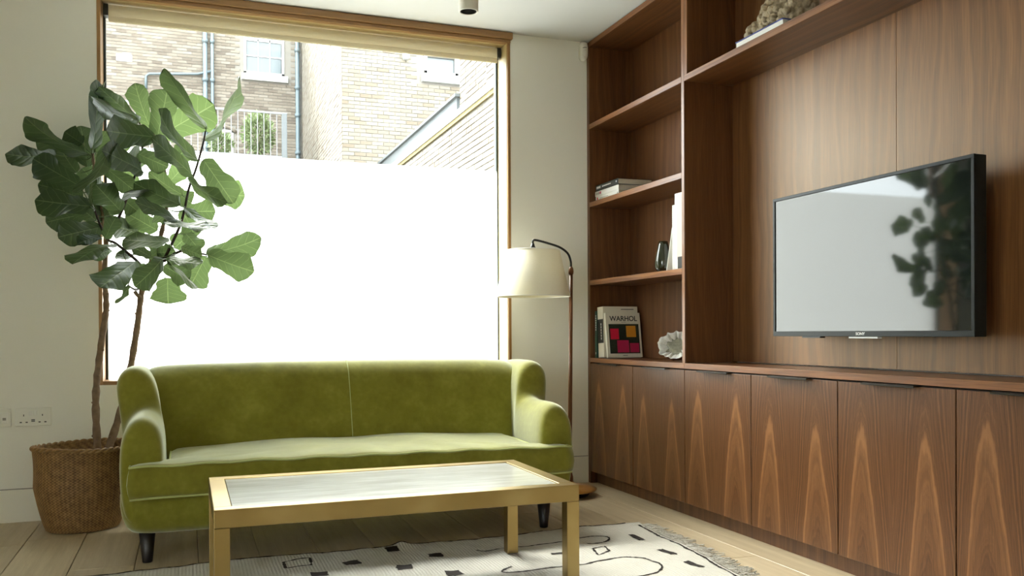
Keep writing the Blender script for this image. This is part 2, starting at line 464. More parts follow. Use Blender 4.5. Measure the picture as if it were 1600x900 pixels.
# left wall with a wide window, outside the photograph: it brings the side light the photograph shows
LY0, LY1, LZ0, LZ1 = -1.5, .1, .05, 2.35
struct('wall_left', boxes([(XL-.25, XL, YR-.1, LY0, 0, ZC), (XL-.25, XL, LY1, YB, 0, ZC), (XL-.25, XL, LY0, LY1, 0, LZ0), (XL-.25, XL, LY0, LY1, LZ1, ZC)]), 'wall', label='off-white side wall with a wide window')
struct('wall_front', boxes([(XL, XW, YR-.25, YR, 0, ZC)]), 'wall', label='off-white wall behind the camera')
def side_window(name, axis, p, a0, a1, z0, z1, nb, label):
    t = thing(name, ((p, (a0+a1)/2, z0) if axis == 'x' else ((a0+a1)/2, p, z0)), label, None, kind='structure')
    def bx(a, b, c, d, th):
        return box(p-th, p+th, a, b, c, d, .003) if axis == 'x' else box(a, b, p-th, p+th, c, d, .003)
    put('frame_rail', bx(a0, a1, z0, z0+.05, .03), 'white_joinery', t); put('frame_rail', bx(a0, a1, z1-.05, z1, .03), 'white_joinery', t)
    for k in range(nb+1):
        a = a0 + (a1-a0-.05)*k/nb
        put('frame_stile', bx(a, a+.05, z0+.05, z1-.05, .03), 'white_joinery', t)
    put('pane', bx(a0+.01, a1-.01, z0+.01, z1-.01, .003), 'glass', t)
side_window('window_2', 'x', XL-.12, LY0, LY1, LZ0, LZ1, 3, 'wide white framed window in the side wall')

# ---- the big window
GY = 4.752
w1 = thing('window_1', ((OX0+OX1)/2, YB, OZ0), 'wide oak framed window with clear glass above frosted film', None, kind='structure')
put('jamb', box(OX0, OX0+.016, YB-.006, GY+.06, OZ0, OZ1, .001), 'oak_z', w1)
put('jamb', box(OX1-.016, OX1, YB-.006, GY+.06, OZ0, OZ1, .001), 'oak_z', w1)
put('jamb_daylit_face', box(OX1-.019, OX1-.0165, YB+.004, GY+.05, OZ0+.02, OZ1-.015, .0005), 'oak_pale', w1)  # pale sheet on the right jamb alone, daylight put into its colour
put('sill', box(OX0+.016, OX1-.016, YB-.006, GY+.06, OZ0, OZ0+.018, .001), 'oak_x', w1)
put('head_lip', box(OX0, OX1, YB-.012, YB+.02, OZ1-.016, OZ1+.002, .001), 'oak_x', w1)
put('head_lining', box(OX0+.016, OX1-.016, YB+.02, GY+.06, OZ1-.012, OZ1, .001), 'oak_pale', w1)
GX0, GX1, GZ0 = OX0+.016, OX1-.019, OZ0+.018
put('pane', box(GX0+.002, GX1, GY, GY+.012, GZ0, OZ1-.012), 'glass', w1)
put('frosted_film', mesh([(GX0+.012, GY-.002, GZ0+.004), (GX1-.004, GY-.002, GZ0+.004), (GX1-.004, GY-.002, 1.779), (GX0+.012, GY-.002, 1.779)], [(0, 1, 2, 3)]), 'film', w1, label='frosted film over the lower glass')
put('glazing_seal', box(GX0, GX0+.011, GY-.012, GY+.02, GZ0, OZ1-.012, .001), 'alu', w1)
put('glazing_seal', box(GX1-.006, GX1, GY-.012, GY+.02, GZ0, 1.779, .001), 'alu', w1)
put('glazing_seal', box(GX1-.011, GX1, GY-.012, GY+.02, 1.779, OZ1-.012, .001), 'alu', w1)
struct('trim_1', box(OX0-.004, OX1+.009, YB-.026, YB+.01, OZ1+.003, ZC-.003, .0015), 'oak_x', label='oak head board above the window')
bb = struct('baseboard_back', box(XL, 2.155, YB-.008, YB+.002, 0, .149, .001), 'skirt', label='flush off-white skirting below a shadow line')
put('shadow_gap', box(XL, 2.155, YB-.002, YB+.001, .149, .154), 'grey_print', bb)  # grey strip along the groove, its shade put into the colour
# ---- blind
rb = thing('roller_blind', (.65, 4.66, 2.37), 'cream roller blind rolled up at the top of the window', 'blind')
put('fabric', box(-.342, 1.641, 4.658, 4.662, 2.372, 2.448, .001), 'blind', rb)
put('roll', tube([(-.342, 4.69, 2.432), (1.641, 4.69, 2.432)], .026, 16), 'blind', rb)
put('bottom_bar', box(-.340, 1.639, 4.655, 4.665, 2.366, 2.392, .002), 'blind', rb)
for x0 in (-.366, 1.643):
    put('bracket', box(x0, x0+.022, 4.665, 4.72, 2.40, 2.455, .002), 'black', rb)
put('pull_cord', tube([(1.652, 4.668, 2.40), (1.652, 4.668, 1.0)], .0012, 6), 'white_pl', rb)

# ================================================================== OUTSIDE
struct('ground_outside', boxes([(-60, 60, YB+.3, 90, -.6, -.3), (-60, XL-.3, -60, YB+.3, -.6, -.3), (XL-.3, 60, -60, YR-.3, -.6, -.3)]), 'paving', label='pale paved ground outside')
BL, BH, MO = .225, .075, .010
def bricks(parent, plane, pos, u0, u1, z0, z1, mat, holes=(), focus=(0, 0), nmax=300, stuff_name='brickwork'):
    """stretcher bond of real bricks standing 8 mm proud of the wall at pos; the ones nearest focus are single parts"""
    lst = []
    for r in range(int((z1-z0)/BH)):
        z = z0 + r*BH; off = (r % 2)*BL/2
        u = u0 - off
        while u < u1:
            a, b = max(u, u0), min(u+BL-MO, u1)
            if b-a > .03 and not any(a < h[1] and b > h[0] and z < h[3] and z+BH-MO > h[2] for h in holes):
                lst.append((a, b, z, z+BH-MO, random.random()))
            u += BL
    lst.sort(key=lambda q: ((q[0]+q[1])/2-focus[0])**2 + ((q[2]+q[3])/2-focus[1])**2)
    full = [q for q in lst if q[1]-q[0] > .2][:nmax]; fs = set(full)
    rest = [q for q in lst if q not in fs]
    Lb, Hb = BL-MO, BH-MO
    b_ = box(0, Lb, -.012, .02, 0, Hb, .003) if plane == 'y' else box(-.012, .02, 0, Lb, 0, Hb, .003)
    b_.materials.append(MT[mat]); b_.name = 'brick'
    for q in full:
        loc = (q[0], pos, q[2]) if plane == 'y' else (pos, q[0], q[2])
        o = inst('brick', b_, parent, loc)
        s = random.uniform(-.003, .003)
        o.location[1 if plane == 'y' else 0] += s
    if rest:
        me = boxes([(q[0], q[1], pos-.012+random.uniform(-.003, .003), pos+.02, q[2], q[3]) if plane == 'y' else (pos-.012+random.uniform(-.003, .003), pos+.02, q[0], q[1], q[2], q[3]) for q in rest])
        at = me.attributes.new('tint', 'FLOAT', 'FACE')
        at.data.foreach_set('value', np.repeat([q[4] for q in rest], 6))
        put(stuff_name, me, mat+'_mass', parent, kind='stuff')
def far_window(parent, x0, x1, z0, z1, y, nc, nr, name='window', sill=True):
    f = put(name, join(box(x0, x0+.06, y-.02, y+.08, z0, z1), box(x1-.06, x1, y-.02, y+.08, z0, z1), box(x0, x1, y-.02, y+.08, z1-.06, z1), box(x0, x1, y-.02, y+.08, z0, z0+.07)), 'white_joinery', parent, label='white painted window frame')
    cw, ch = (x1-x0-.12)/nc, (z1-z0-.13)/nr
    for i in range(nc):
        for j in range(nr):
            put('pane', box(x0+.06+cw*i+.012, x0+.06+cw*(i+1)-.012, y+.045, y+.055, z0+.07+ch*j+.012, z0+.07+ch*(j+1)-.012), 'far_pane', f)
    for i in range(1, nc): put('glazing_bar', box(x0+.06+cw*i-.014, x0+.06+cw*i+.014, y+.02, y+.06, z0+.07, z1-.06), 'white_joinery', f)
    for j in range(1, nr):
        th = .03 if (nr == 4 and j == 2) else .014
        put('glazing_bar', box(x0+.06, x1-.06, y+.02, y+.06, z0+.07+ch*j-th, z0+.07+ch*j+th), 'white_joinery', f)
    if sill: put('sill', box(x0-.06, x1+.09, y-.10, y+.05, z0-.16, z0, .01), 'white_joinery', f)
Y1, X2, Y2 = 23.0, 2.81, 16.85
b1 = thing('brick_building', (0, Y1, -.3), 'brown brick house with sash window and downpipes seen through the glass', 'building')
W1 = (1.39, 2.37, 7.36, 9.1); A1 = (.55, 1.18, 4.6, 6.02)
put('wall', boxes([(-7, W1[0], Y1, Y1+.4, -.3, 9.5), (W1[1], X2-.04, Y1, Y1+.4, -.3, 9.5), (W1[0], W1[1], Y1, Y1+.4, -.3, W1[2]), (W1[0], W1[1], Y1, Y1+.4, W1[3], 9.5), (W1[0], W1[1], Y1+.15, Y1+.4, W1[2], W1[3])]), 'mortar', b1)
bricks(b1, 'y', Y1, -3.2, X2-.04, 4.4, 9.3, 'brick_brown', [(W1[0]-.07, W1[1]+.1, W1[2]-.17, W1[3]), A1], (1.2, 7.0))
far_window(b1, *W1, Y1, 3, 4)
far_window(b1, .60, 1.13, 4.65, 5.92, Y1, 2, 2, sill=False)
arch = []
for k in range(9):
    a = pi*(.22+.56*k/8); arch.append((.865+.42*cos(a), Y1-.02, 5.65+.36*sin(a)))
put('window_arch', tube(arch, .045, 6), 'brick_brown', b1)
for px, rr in ((.475, .055), (.64, .04), (2.69, .055)):
    dp = put('downpipe', tube([(px, Y1-.09, -.3), (px, Y1-.09, 9.5)], rr, 10), 'pipe', b1)
    for zz in (5.4, 6.35, 7.05, 8.0):
        put('pipe_collar', tube([(px, Y1-.09, zz), (px, Y1-.09, zz+.09)], rr+.018, 10), 'pipe', dp)
put('waste_pipe', tube([(-.87, Y1-.09, 6.75), (-.87, Y1-.09, 7.06), (-.80, Y1-.09, 7.12), (.30, Y1-.09, 7.22), (.64, Y1-.09, 7.32)], .032, 8), 'pipe', b1)
put('wall_plaque', box(-1.53, -1.17, Y1-.03, Y1, 7.38, 7.56, .02), 'white_joinery', b1, label='white plaque on the brickwork')
b2 = thing('brick_building', (5, Y2, -.3), 'yellow brick building with small white window beyond the garden wall', 'building')
W2 = (4.41, 5.10, 5.94, 6.36)
put('wall', boxes([(X2, W2[0], Y2, Y1+.4, -.3, 9.5), (W2[1], 12, Y2, Y1+.4, -.3, 9.5), (W2[0], W2[1], Y2, Y2+.4, -.3, W2[2]), (W2[0], W2[1], Y2, Y2+.4, W2[3], 9.5), (W2[0], W2[1], Y2+.12, Y2+.4, W2[2], W2[3])]), 'mortar', b2)
bricks(b2, 'y', Y2, X2, 5.6, 3.5, 7.2, 'brick_yellow', [(W2[0]-.07, W2[1]+.1, W2[2]-.17, W2[3])], (3.6, 5.2))
bricks(b2, 'x', X2, Y2, Y1, 3.5, 9.0, 'brick_yellow', (), (17, 5), 0, 'side_brickwork')
far_window(b2, *W2, Y2, 1, 1)
put('wall_lamp', box(3.97, 4.09, Y2-.16, Y2, 6.16, 6.34, .03), 'white_joinery', b2, label='small white fitting on the brick wall')
# garden wall with coping, lead upstand and tall end
XP = 3.45
gw = thing('garden_wall', (XP, 11.5, -.3), 'brick garden wall with mossy stone coping and lead upstand', 'wall')
put('wall', boxes([(XP, XP+.34, 6.0, Y2, -.3, 3.70)]), 'mortar', gw)
bricks(gw, 'x', XP, 6.5, Y2, 1.2, 3.68, 'brick_yellow', (), (10.3, 3.2))
put('coping', boxes([(XP-.05, XP+.40, 6.0, Y2, 3.745, 3.83)]), 'stone', gw)
put('mossy_course', boxes([(XP-.035, XP+.36, 6.0, Y2, 3.69, 3.745)]), 'moss', gw)
put('lead_upstand', boxes([(XP+.06, XP+.30, 11.66, Y2, 3.83, 4.10)]), 'lead', gw, label='grey lead clad upstand')
put('lead_cap', boxes([(XP+.02, XP+.34, 11.60, Y2, 4.10, 4.14)]), 'lead', gw)
tw = put('tall_end', boxes([(XP+.10, XP+.5, 6.0, 11.60, 3.83, 6.4)]), 'mortar', gw)
bricks(gw, 'x', XP+.10, 6.5, 11.60, 3.84, 6.3, 'brick_yellow', (), (10.8, 4.3), 0, 'upper_brickwork')
put('pier', boxes([(XP-.02, XP+.2, 9.75, 10.12, 3.83, 6.4)]), 'mortar', gw)
bricks(gw, 'x', XP-.02, 9.75, 10.12, 3.84, 6.3, 'brick_brown', (), (10, 4.3), 0, 'pier_brickwork')
# terrace, railing, shrubs
struct('terrace_block', boxes([(-5, X2-.3, 19.4, Y1, -.3, 4.62)]), 'render', label='pale rendered terrace below the railing')
bpy.data.objects['terrace_block']['kind'] = 'structure'
rl = thing('railing', (1.1, 19.8, 4.62), 'thin grey metal railing along the terrace', 'railing')
put('top_rail', box(-1.6, 2.1, 19.78, 19.82, 5.64, 5.68), 'rail', rl)
put('bottom_rail', box(-1.6, 2.1, 19.785, 19.815, 4.70, 4.73), 'rail', rl)
put('post', box(1.98, 2.09, 19.74, 19.86, 4.62, 5.66, .005), 'lead', rl)
bal = box(-.008, .008, -.008, .008, 0, .92); bal.materials.append(MT['rail']); bal.name = 'baluster'
for k in range(26): inst('baluster', bal, rl, (-1.5+k*.135, 19.8, 4.72))
def shrub(x, y, z, rx, rz, n, label):
    t = thing('shrub', (x, y, z), label, 'shrub', 'shrubs on the terrace')
    put('pot', lathe([(.01, z), (.16, z), (.20, z+.22), (.18, z+.22), (.17, z+.2), (.01, z+.2)], x, y, 20), 'lead', t)
    put('stem', tube([(x, y, z+.2), (x+.02, y, z+.2+rz)], [.03, .015], 6), 'bushstem', t)
    V, F = [], []
    for _ in range(n):
        d = Vector((random.gauss(0, 1), random.gauss(0, 1), random.gauss(0, 1))).normalized()*random.uniform(.55, 1)
        p = Vector((x+d.x*rx, y+d.y*rx, z+.25+rz+d.z*rz))
        a = (d+Vector((random.uniform(-.5, .5), random.uniform(-.5, .5), random.uniform(-.2, .8)))).normalized()
        s = a.cross(Vector((random.random()-.5, random.random()-.5, random.random()-.5))).normalized()
        L = random.uniform(.07, .12); b = len(V)
        V += [p, p+a*L*.5+s*L*.22, p+a*L, p+a*L*.5-s*L*.22]; F.append((b, b+1, b+2, b+3))
    put('foliage', mesh(V, F), 'bushleaf', t, kind='stuff')
shrub(1.55, 20.6, 4.62, .33, .48, 1500, 'leafy rounded shrub behind the railing by the grey post')
shrub(.74, 20.6, 4.62, .25, .22, 600, 'low leafy shrub behind the railing left of the rounded one')

# ================================================================== JOINERY
XF, XB = 2.157, 2.42
seams = [4.557, 4.05, 3.545, 3.035, 2.525, 2.014, 1.503, .992]
ordn = ['in the corner by the window wall', 'second from the window wall', 'third from the window wall, below the recess edge', 'fourth from the window wall, below the television corner', 'fifth from the window wall, below the television', 'sixth from the window wall, cut by the picture edge', 'seventh from the window wall, nearest the camera']
for i in range(7):
    y1, y0 = seams[i], seams[i+1]
    t = thing('base_cabinet', (XF+.15, (y0+y1)/2, 0.0), 'walnut base cabinet '+ordn[i], 'cabinet', 'base cabinets along the right wall')
    put('body', boxes([(XF+.021, XB+.03, y0+.0005, y1-.0005, .066, .686)]), 'dark_gap', t)
    d = put('door', box(XF, XF+.019, y0+.0026, y1-.0026, .068, .682, .0012), 'door', t, origin=(XF, y0, .0))
    ym = (y0+y1)/2
    put('handle', join(box(XF-.022, XF+.004, ym-.116, ym+.116, .6825, .6855, .0008), box(XF-.024, XF-.021, ym-.116, ym+.116, .6785, .6855, .0008)), 'handle', d)
struct('trim_2', box(XF+.042, XF+.062, .992, 4.557, 0, .072), 'panel', label='recessed walnut plinth under the base cabinets')
wt = thing('worktop', (2.29, 2.77, .688), 'long walnut worktop on the base cabinets', 'worktop')
put('board', box(XF+.004, XB+.02, .992, 4.556, .688, .713, .001), 'shelf', wt)
put('front_edge', box(XF-.001, XF+.004, .992, 3.5465, .6885, .714, .0008), 'edge', wt)
put('front_edge', box(XF-.001, XF+.004, 3.5475, 4.556, .6885, .714, .0008), 'edge', wt)
bc = thing('bookcase', (2.29, 4.05, 0), 'tall walnut bookcase with open shelves beside the window wall', 'bookcase')
put('side_panel', box(XF, XB+.03, 4.557, 4.588, 0, 2.508, .001), 'panel', bc)
put('divider', box(XF+.003, XB, 3.539, 3.562, .7145, 2.48, .001), 'panel', bc)
put('divider_edge', box(XF-.001, XF+.003, 3.539, 3.562, .7145, 2.48, .0008), 'edge_v', bc)
for z in (2.013, 1.570, 1.126):
    s = put('shelf', box(XF+.004, XB, 3.563, 4.556, z, z+.027, .0008), 'shelf', bc)
    put('front_edge', box(XF-.001, XF+.004, 3.563, 4.556, z, z+.0275, .0008), 'edge', s)
s = put('top_panel', box(XF+.004, XB, 3.563, 4.556, 2.480, 2.508, .0008), 'shelf', bc)
put('front_edge', box(XF-.001, XF+.004, 3.539, 4.556, 2.480, 2.508, .0008), 'edge', s)
put('back_panel', box(XB, XB+.02, 3.539, 4.557, .714, 2.508), 'panel', bc, origin=(XB, 3.6, 1))
tr = thing('media_wall', (2.29, 2.2, .714), 'panelled walnut recess with a long shelf around the television', 'wall unit')
ls = put('long_shelf', box(XF+.004, XB, .992, 3.538, 2.013, 2.040, .0008), 'shelf', tr)
put('front_edge', box(XF-.001, XF+.004, .992, 3.538, 2.013, 2.0405, .0008), 'edge', ls)
up = put('upper_side', box(XF+.003, XB, 3.513, 3.538, 2.041, 2.48, .001), 'panel', tr)
put('front_edge', box(XF-.001, XF+.003, 3.513, 3.538, 2.041, 2.48, .0008), 'edge_v', up)
tp = put('top_panel', box(XF+.004, XB, .992, 3.513, 2.480, 2.508, .0008), 'shelf', tr)
put('front_edge', box(XF-.001, XF+.004, .992, 3.538, 2.480, 2.508, .0008), 'edge', tp)
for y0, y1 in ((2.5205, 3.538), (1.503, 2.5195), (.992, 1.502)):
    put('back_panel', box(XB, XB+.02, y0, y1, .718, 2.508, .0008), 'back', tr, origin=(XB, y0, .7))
put('end_panel', box(XF, XB+.03, .96, .991, 0, 2.508, .001), 'panel', tr)
struct('trim_3', box(XF+.01, XW, .96, 4.588, 2.509, 2.5148), 'dark_gap', label='thin shadow gap between joinery and ceiling')

# ================================================================== SOFA
so = thing('sofa', (.675, 3.88, 0), 'green velvet sofa with winged back under the window', 'sofa')
XC = .675
def rrect(x0, x1, y0, y1, r, z, n=6):
    out = []
    for (cx, cy_, a0) in ((x1-r, y0+r, -pi/2), (x1-r, y1-r, 0), (x0+r, y1-r, pi/2), (x0+r, y0+r, pi)):
        for k in range(n+1):
            a = a0 + pi/2*k/n; out.append((cx+r*cos(a), cy_+r*sin(a), z))
    return out
bx0, bx1, by0, by1 = -.236, 1.586, 3.508, 4.275
rings = [rrect(bx0+i, bx1-i, by0+j, by1-i, .07, z) for z, i, j in ((.116, .10, .10), (.116, .055, .05), (.122, .036, .03), (.145, .018, .012), (.18, .006, .003), (.22, 0, 0), (.262, 0, 0), (.275, .006, .004), (.285, .03, .03))]
put('base', loft(rings), 'velvet', so)
ARM = [(.05, .14), (.022, .20), (.012, .30), (.012, .40), (.018, .475), (.045, .535), (.090, .560), (.135, .545), (.165, .50), (.172, .42), (.172, .30), (.16, .14)]
WNG = [(.05, .14), (.022, .20), (.012, .32), (.004, .47), (-.016, .60), (-.026, .675), (.012, .728), (.075, .730), (.128, .690), (.150, .56), (.165, .36), (.16, .14)]
def side(sgn):
    rings = []
    for y, b, shr in ((3.512, 0, .55), (3.515, 0, .80), (3.53, 0, .94), (3.57, 0, 1), (3.68, 0, 1), (3.80, 0, 1), (3.845, .06, 1), (3.868, .30, 1), (3.885, .68, 1), (3.905, .92, 1), (3.94, 1, 1), (4.08, 1, 1), (4.20, 1, .995), (4.262, 1, .96), (4.282, 1, .86), (4.288, 1, .6)):
        pts = [(a[0]*(1-b)+q[0]*b, a[1]*(1-b)+q[1]*b) for a, q in zip(ARM, WNG)]
        c0 = sum(p[0] for p in pts)/12; c1 = .34 if b == 0 else .42
        ring = []
        for o_, z in pts:
            o2, z2 = c0+(o_-c0)*shr, c1+(z-c1)*(shr if z > c1 else min(1, shr+.06))
            x = -.25+o2
            ring.append((x if sgn < 0 else 2*XC-x, y, z2))
        rings.append(ring)
    return loft(rings)
for s_ in (-1, 1):
    subsurf(put('arm_and_wing', side(s_), 'velvet', so), 2)
BK = [(3.90, .30), (3.925, .42), (3.965, .54), (4.000, .63), (4.030, .690), (4.075, .722), (4.135, .728), (4.20, .712), (4.25, .66), (4.275, .52), (4.278, .30), (4.26, .20), (4.0, .20)]
rings = []
for k in range(15):
    u = -1+2*k/14; x = XC+u*.885
    fw = .05*max(0, (abs(u)-.72)/.28)**2
    arch_z = .012*(1-u*u) - .010*max(0, (abs(u)-.85)/.15)
    rings.append([(x, y-(fw if y < 4.05 else 0), z+(arch_z if z > .5 else 0)) for y, z in BK])
subsurf(put('backrest', loft(rings), 'velvet', so), 2)
put('centre_seam', tube(spline([(.69, 3.918, .40), (.69, 3.962, .545), (.69, 3.997, .64), (.69, 4.03, .704), (.69, 4.085, .737)], 5), .0022, 6), 'piping', so)
# T-shaped seat cushion
random.seed(11)
def cush_x(y):
    k = min(1, max(0, (y-3.535)/.03)); k = k*k*(3-2*k)
    return -.197+.133*k, 1.545-.133*k
ny, nx = 26, 60
ys = [3.452+(3.975-3.452)*((j/ny)**.9) for j in range(ny+1)]
def puff(s, t):
    e = min(1, 9*s)*min(1, 9*(1-s))
    q = (max(0, sin(pi*s))**.35)*(max(0, min(1, t*3.2))**.6)
    return .030*q + .004*sin(17*s+3*t)*q + .003*sin(31*s-5*t)*min(1, t*4)*(1-t) + .0025*sin(53*s)*max(0, .25-t)*4
V, F = [], []
for j, y in enumerate(ys):
    xa, xb = cush_x(y)
    for i in range(nx+1):
        s = i/nx; t = j/ny
        yy = y + (.006*sin(pi*s*3)+.004*sin(pi*s*11))*(1-t)
        V.append((xa+(xb-xa)*s, yy, .374+.008*sin(pi*s*1.0+.5)*(1-t)+puff(s, t)))
top_id = lambda j, i: j*(nx+1)+i
for j in range(ny):
    for i in range(nx): F.append((top_id(j, i), top_id(j, i+1), top_id(j+1, i+1), top_id(j+1, i)))
per = [(0, i) for i in range(nx+1)] + [(j, nx) for j in range(1, ny+1)] + [(ny, i) for i in range(nx-1, -1, -1)] + [(j, 0) for j in range(ny-1, 0, -1)]
pid = [top_id(*p) for p in per]; topline = [Vector(V[k]) for k in pid]
prev = pid; lows = []
for zf, bul in ((.72, .005), (.45, .008), (.2, .005), (0, 0), (0, -.05)):
    cur = []
    for k, p in enumerate(topline):
        n_ = len(topline); d = topline[(k+1) % n_]-topline[k-1]; nrm = Vector((d.y, -d.x, 0)).normalized()
        q = p + nrm*(bul+.0035*sin(k*1.7)*zf*(1-zf)*4); zb = .262+.004*sin(k*.21)
        V.append((q.x, q.y, zb+(p.z-zb)*zf if zf or bul == 0 else zb)); cur.append(len(V)-1)
    for k in range(len(cur)):
        k2 = (k+1) % len(cur); F.append((prev[k], cur[k], cur[k2], prev[k2]))
    if zf == 0 and bul == 0: lows = [Vector(V[c]) for c in cur]
    prev = cur
F.append(tuple(prev))
me = mesh(V, F, True); bm = bmesh.new(); bm.from_mesh(me); bmesh.ops.recalc_face_normals(bm, faces=bm.faces[:]); me = from_bm(bm, True)
cu = put('seat_cushion', me, 'velvet', so)
nf = nx+1
put('piping', tube(topline, .0042, 6, closed=True), 'piping', cu)
put('piping', tube([p+Vector((0, -.002, 0)) for p in lows[:nf]], .0042, 6), 'piping', cu)
for lx, ly in ((-.144, 3.60), (1.474, 3.60), (-.12, 4.2), (1.46, 4.2)):
    put('leg', lathe([(.002, 0), (.017, 0), (.0185, .004), (.030, .118), (.002, .12)], lx, ly, 20), 'ebony', so)

# ================================================================== RUG
TH = .011
rg = thing('rug', (.3, 2.6, 0), 'cream wool rug with dark woven marks and a fringed end', 'rug')
def rug_edge(x): return 3.452 + .022*x + .014*sin(x*4.3+.4) + .010*sin(x*9.1)
def rug_right(y): return 1.885 - .085*(3.45-y) + .006*sin(y*9)
RX_0, RY_0 = -1.6, 1.35
def rug_p(s, t):
    y0 = RY_0; x = RX_0+(1.905-RX_0)*s
    ye = rug_edge(x); y = y0+(ye-y0)*t
    x = RX_0+(rug_right(y)-RX_0)*s
    lift = .016*math.exp(-((x-.80)/.030)**2)*math.exp(-((ye-y)/.05)**2)     # a small ruck in the far edge
    return x, y, TH+.0025*sin(x*23+y*7)*sin(y*19)+.0012*sin(x*61)*sin(y*57)+lift
NX, NY = 220, 130
V, F = [], []
for j in range(NY+1):
    for i in range(NX+1): V.append(rug_p(i/NX, j/NY))
for j in range(NY):
    for i in range(NX): F.append((j*(NX+1)+i, j*(NX+1)+i+1, (j+1)*(NX+1)+i+1, (j+1)*(NX+1)+i))
per = [i for i in range(NX)]+[j*(NX+1)+NX for j in range(NY)]+[NY*(NX+1)+i for i in range(NX, 0, -1)]+[j*(NX+1) for j in range(NY, 0, -1)]
b0 = len(V)
for k in per: V.append((V[k][0], V[k][1], .0005))
for k in range(len(per)):
    k2 = (k+1) % len(per); F.append((per[k], b0+k, b0+k2, per[k2]))
F.append(tuple(range(b0, b0+len(per))))
put('pile', mesh(V, F, True), 'rug', rg)
def rz(x, y):
    ye = rug_edge(x); lift = .016*math.exp(-((x-.80)/.030)**2)*math.exp(-((ye-y)/.05)**2)
    return TH+.0025*sin(x*23+y*7)*sin(y*19)+.0012*sin(x*61)*sin(y*57)+lift
def mark(poly_pts, wd, closed=False):
    """a woven line of dark wool along the pile"""
    P = [Vector((p[0], p[1], 0)) for p in poly_pts]
    if closed: P.append(P[0])
    Q = []
    for a, b in zip(P, P[1:]):
        n = max(2, int((b-a).length/.012))
        Q += [a.lerp(b, k/n) for k in range(n)]
    Q.append(P[-1]); V, F = [], []
    for k, p in enumerate(Q):
        d = (Q[min(k+1, len(Q)-1)]-Q[max(k-1, 0)]).normalized(); s = Vector((-d.y, d.x, 0))*(wd/2*random.uniform(.35, 1.2))
        for q in (p+s, p-s): V.append((q.x+random.uniform(-.001, .001), q.y, rz(q.x, q.y)+.0016))
    for k in range(len(Q)-1): F.append((2*k, 2*k+1, 2*k+3, 2*k+2))
    put('woven_line', mesh(V, F), 'rugdark', rg)
def block(x, y, wx, wy, a=0.):
    V = []; n = 5
    for j in range(n):
        for i in range(n):
            dx, dy = (i/(n-1)-.5)*wx*random.uniform(.85, 1.1), (j/(n-1)-.5)*wy*random.uniform(.85, 1.1)
            X, Y = x+dx*cos(a)-dy*sin(a), y+dx*sin(a)+dy*cos(a)
            V.append((X, Y, rz(X, Y)+.0018))
    put('woven_block', mesh(V, [(j*n+i, j*n+i+1, (j+1)*n+i+1, (j+1)*n+i) for j in range(n-1) for i in range(n-1)]), 'rugdark', rg)
for x, y, wx, wy in ((.75, 3.405, .05, .07), (.885, 3.248, .055, .06), (.567, 3.253, .06, .06), (.735, 3.13, .06, .07), (.88, 2.991, .06, .07), (.434, 3.148, .06, .06), (1.735, 3.228, .03, .11), (1.731, 2.979, .03, .10), (1.727, 2.779, .03, .10), (1.337, 3.102, .07, .03), (.20, 3.05, .06, .07), (.05, 3.22, .06, .06), (.35, 2.80, .07, .06)):
    block(x, y, wx, wy, random.uniform(-.15, .15))
mark([(.332, 3.364), (.431, 3.386), (.425, 3.289), (.33, 3.27)], .012, True)
mark([(1.487, 3.129), (1.548, 3.150), (1.530, 3.069), (1.469, 3.040)], .010, True)
mark(spline([(1.057, 3.275), (1.083, 3.238), (1.2, 3.262), (1.418, 3.268), (1.505, 3.305), (1.598, 3.312), (1.625, 3.262), (1.578, 3.212), (1.504, 3.216)], 5), .011)
mark(spline([(1.101, 2.996), (1.046, 2.95), (1.10, 2.925), (1.271, 2.925), (1.379, 2.94), (1.495, 2.963), (1.564, 2.961), (1.612, 2.914), (1.607, 2.798), (1.515, 2.725), (1.36, 2.70), (1.2, 2.71), (1.05, 2.70)], 5), .012)
mark([(-.05, 3.20), (.10, 3.215), (.10, 3.13)], .014)
mark([(.60, 2.86), (.66, 2.90), (.72, 2.86), (.66, 2.82)], .012, True)
mark([(RX_0+.06*k, rug_edge(RX_0+.06*k)-.008) for k in range(58)], .011)
mark([(rug_right(3.44-.06*k)-.022, 3.44-.06*k) for k in range(34)], .012)
V, F = [], []
for k in range(330):                                       # knotted wool fringe, too fine to count
    y = 1.36+2.08*k/329; x = rug_right(y)-.006
    L = random.uniform(.045, .10); dy = random.uniform(-.035, .025); wv = random.uniform(-.015, .015)
    pts = [(x, y, .010), (x+L*.35, y+dy*.3+wv, .012), (x+L*.7, y+dy*.7-wv, .005), (x+L, y+dy, .004)]
    b = len(V)
    for p in pts:
        for q in ((0, -.0022, 0), (0, .0022, 0), (0, 0, .004)): V.append((p[0]+q[0], p[1]+q[1], p[2]+q[2]))
    for i in range(3):
        for j in range(3): F.append((b+i*3+j, b+i*3+(j+1) % 3, b+i*3+3+(j+1) % 3, b+i*3+3+j))
put('fringe', mesh(V, F, True), 'rug', rg, kind='stuff')

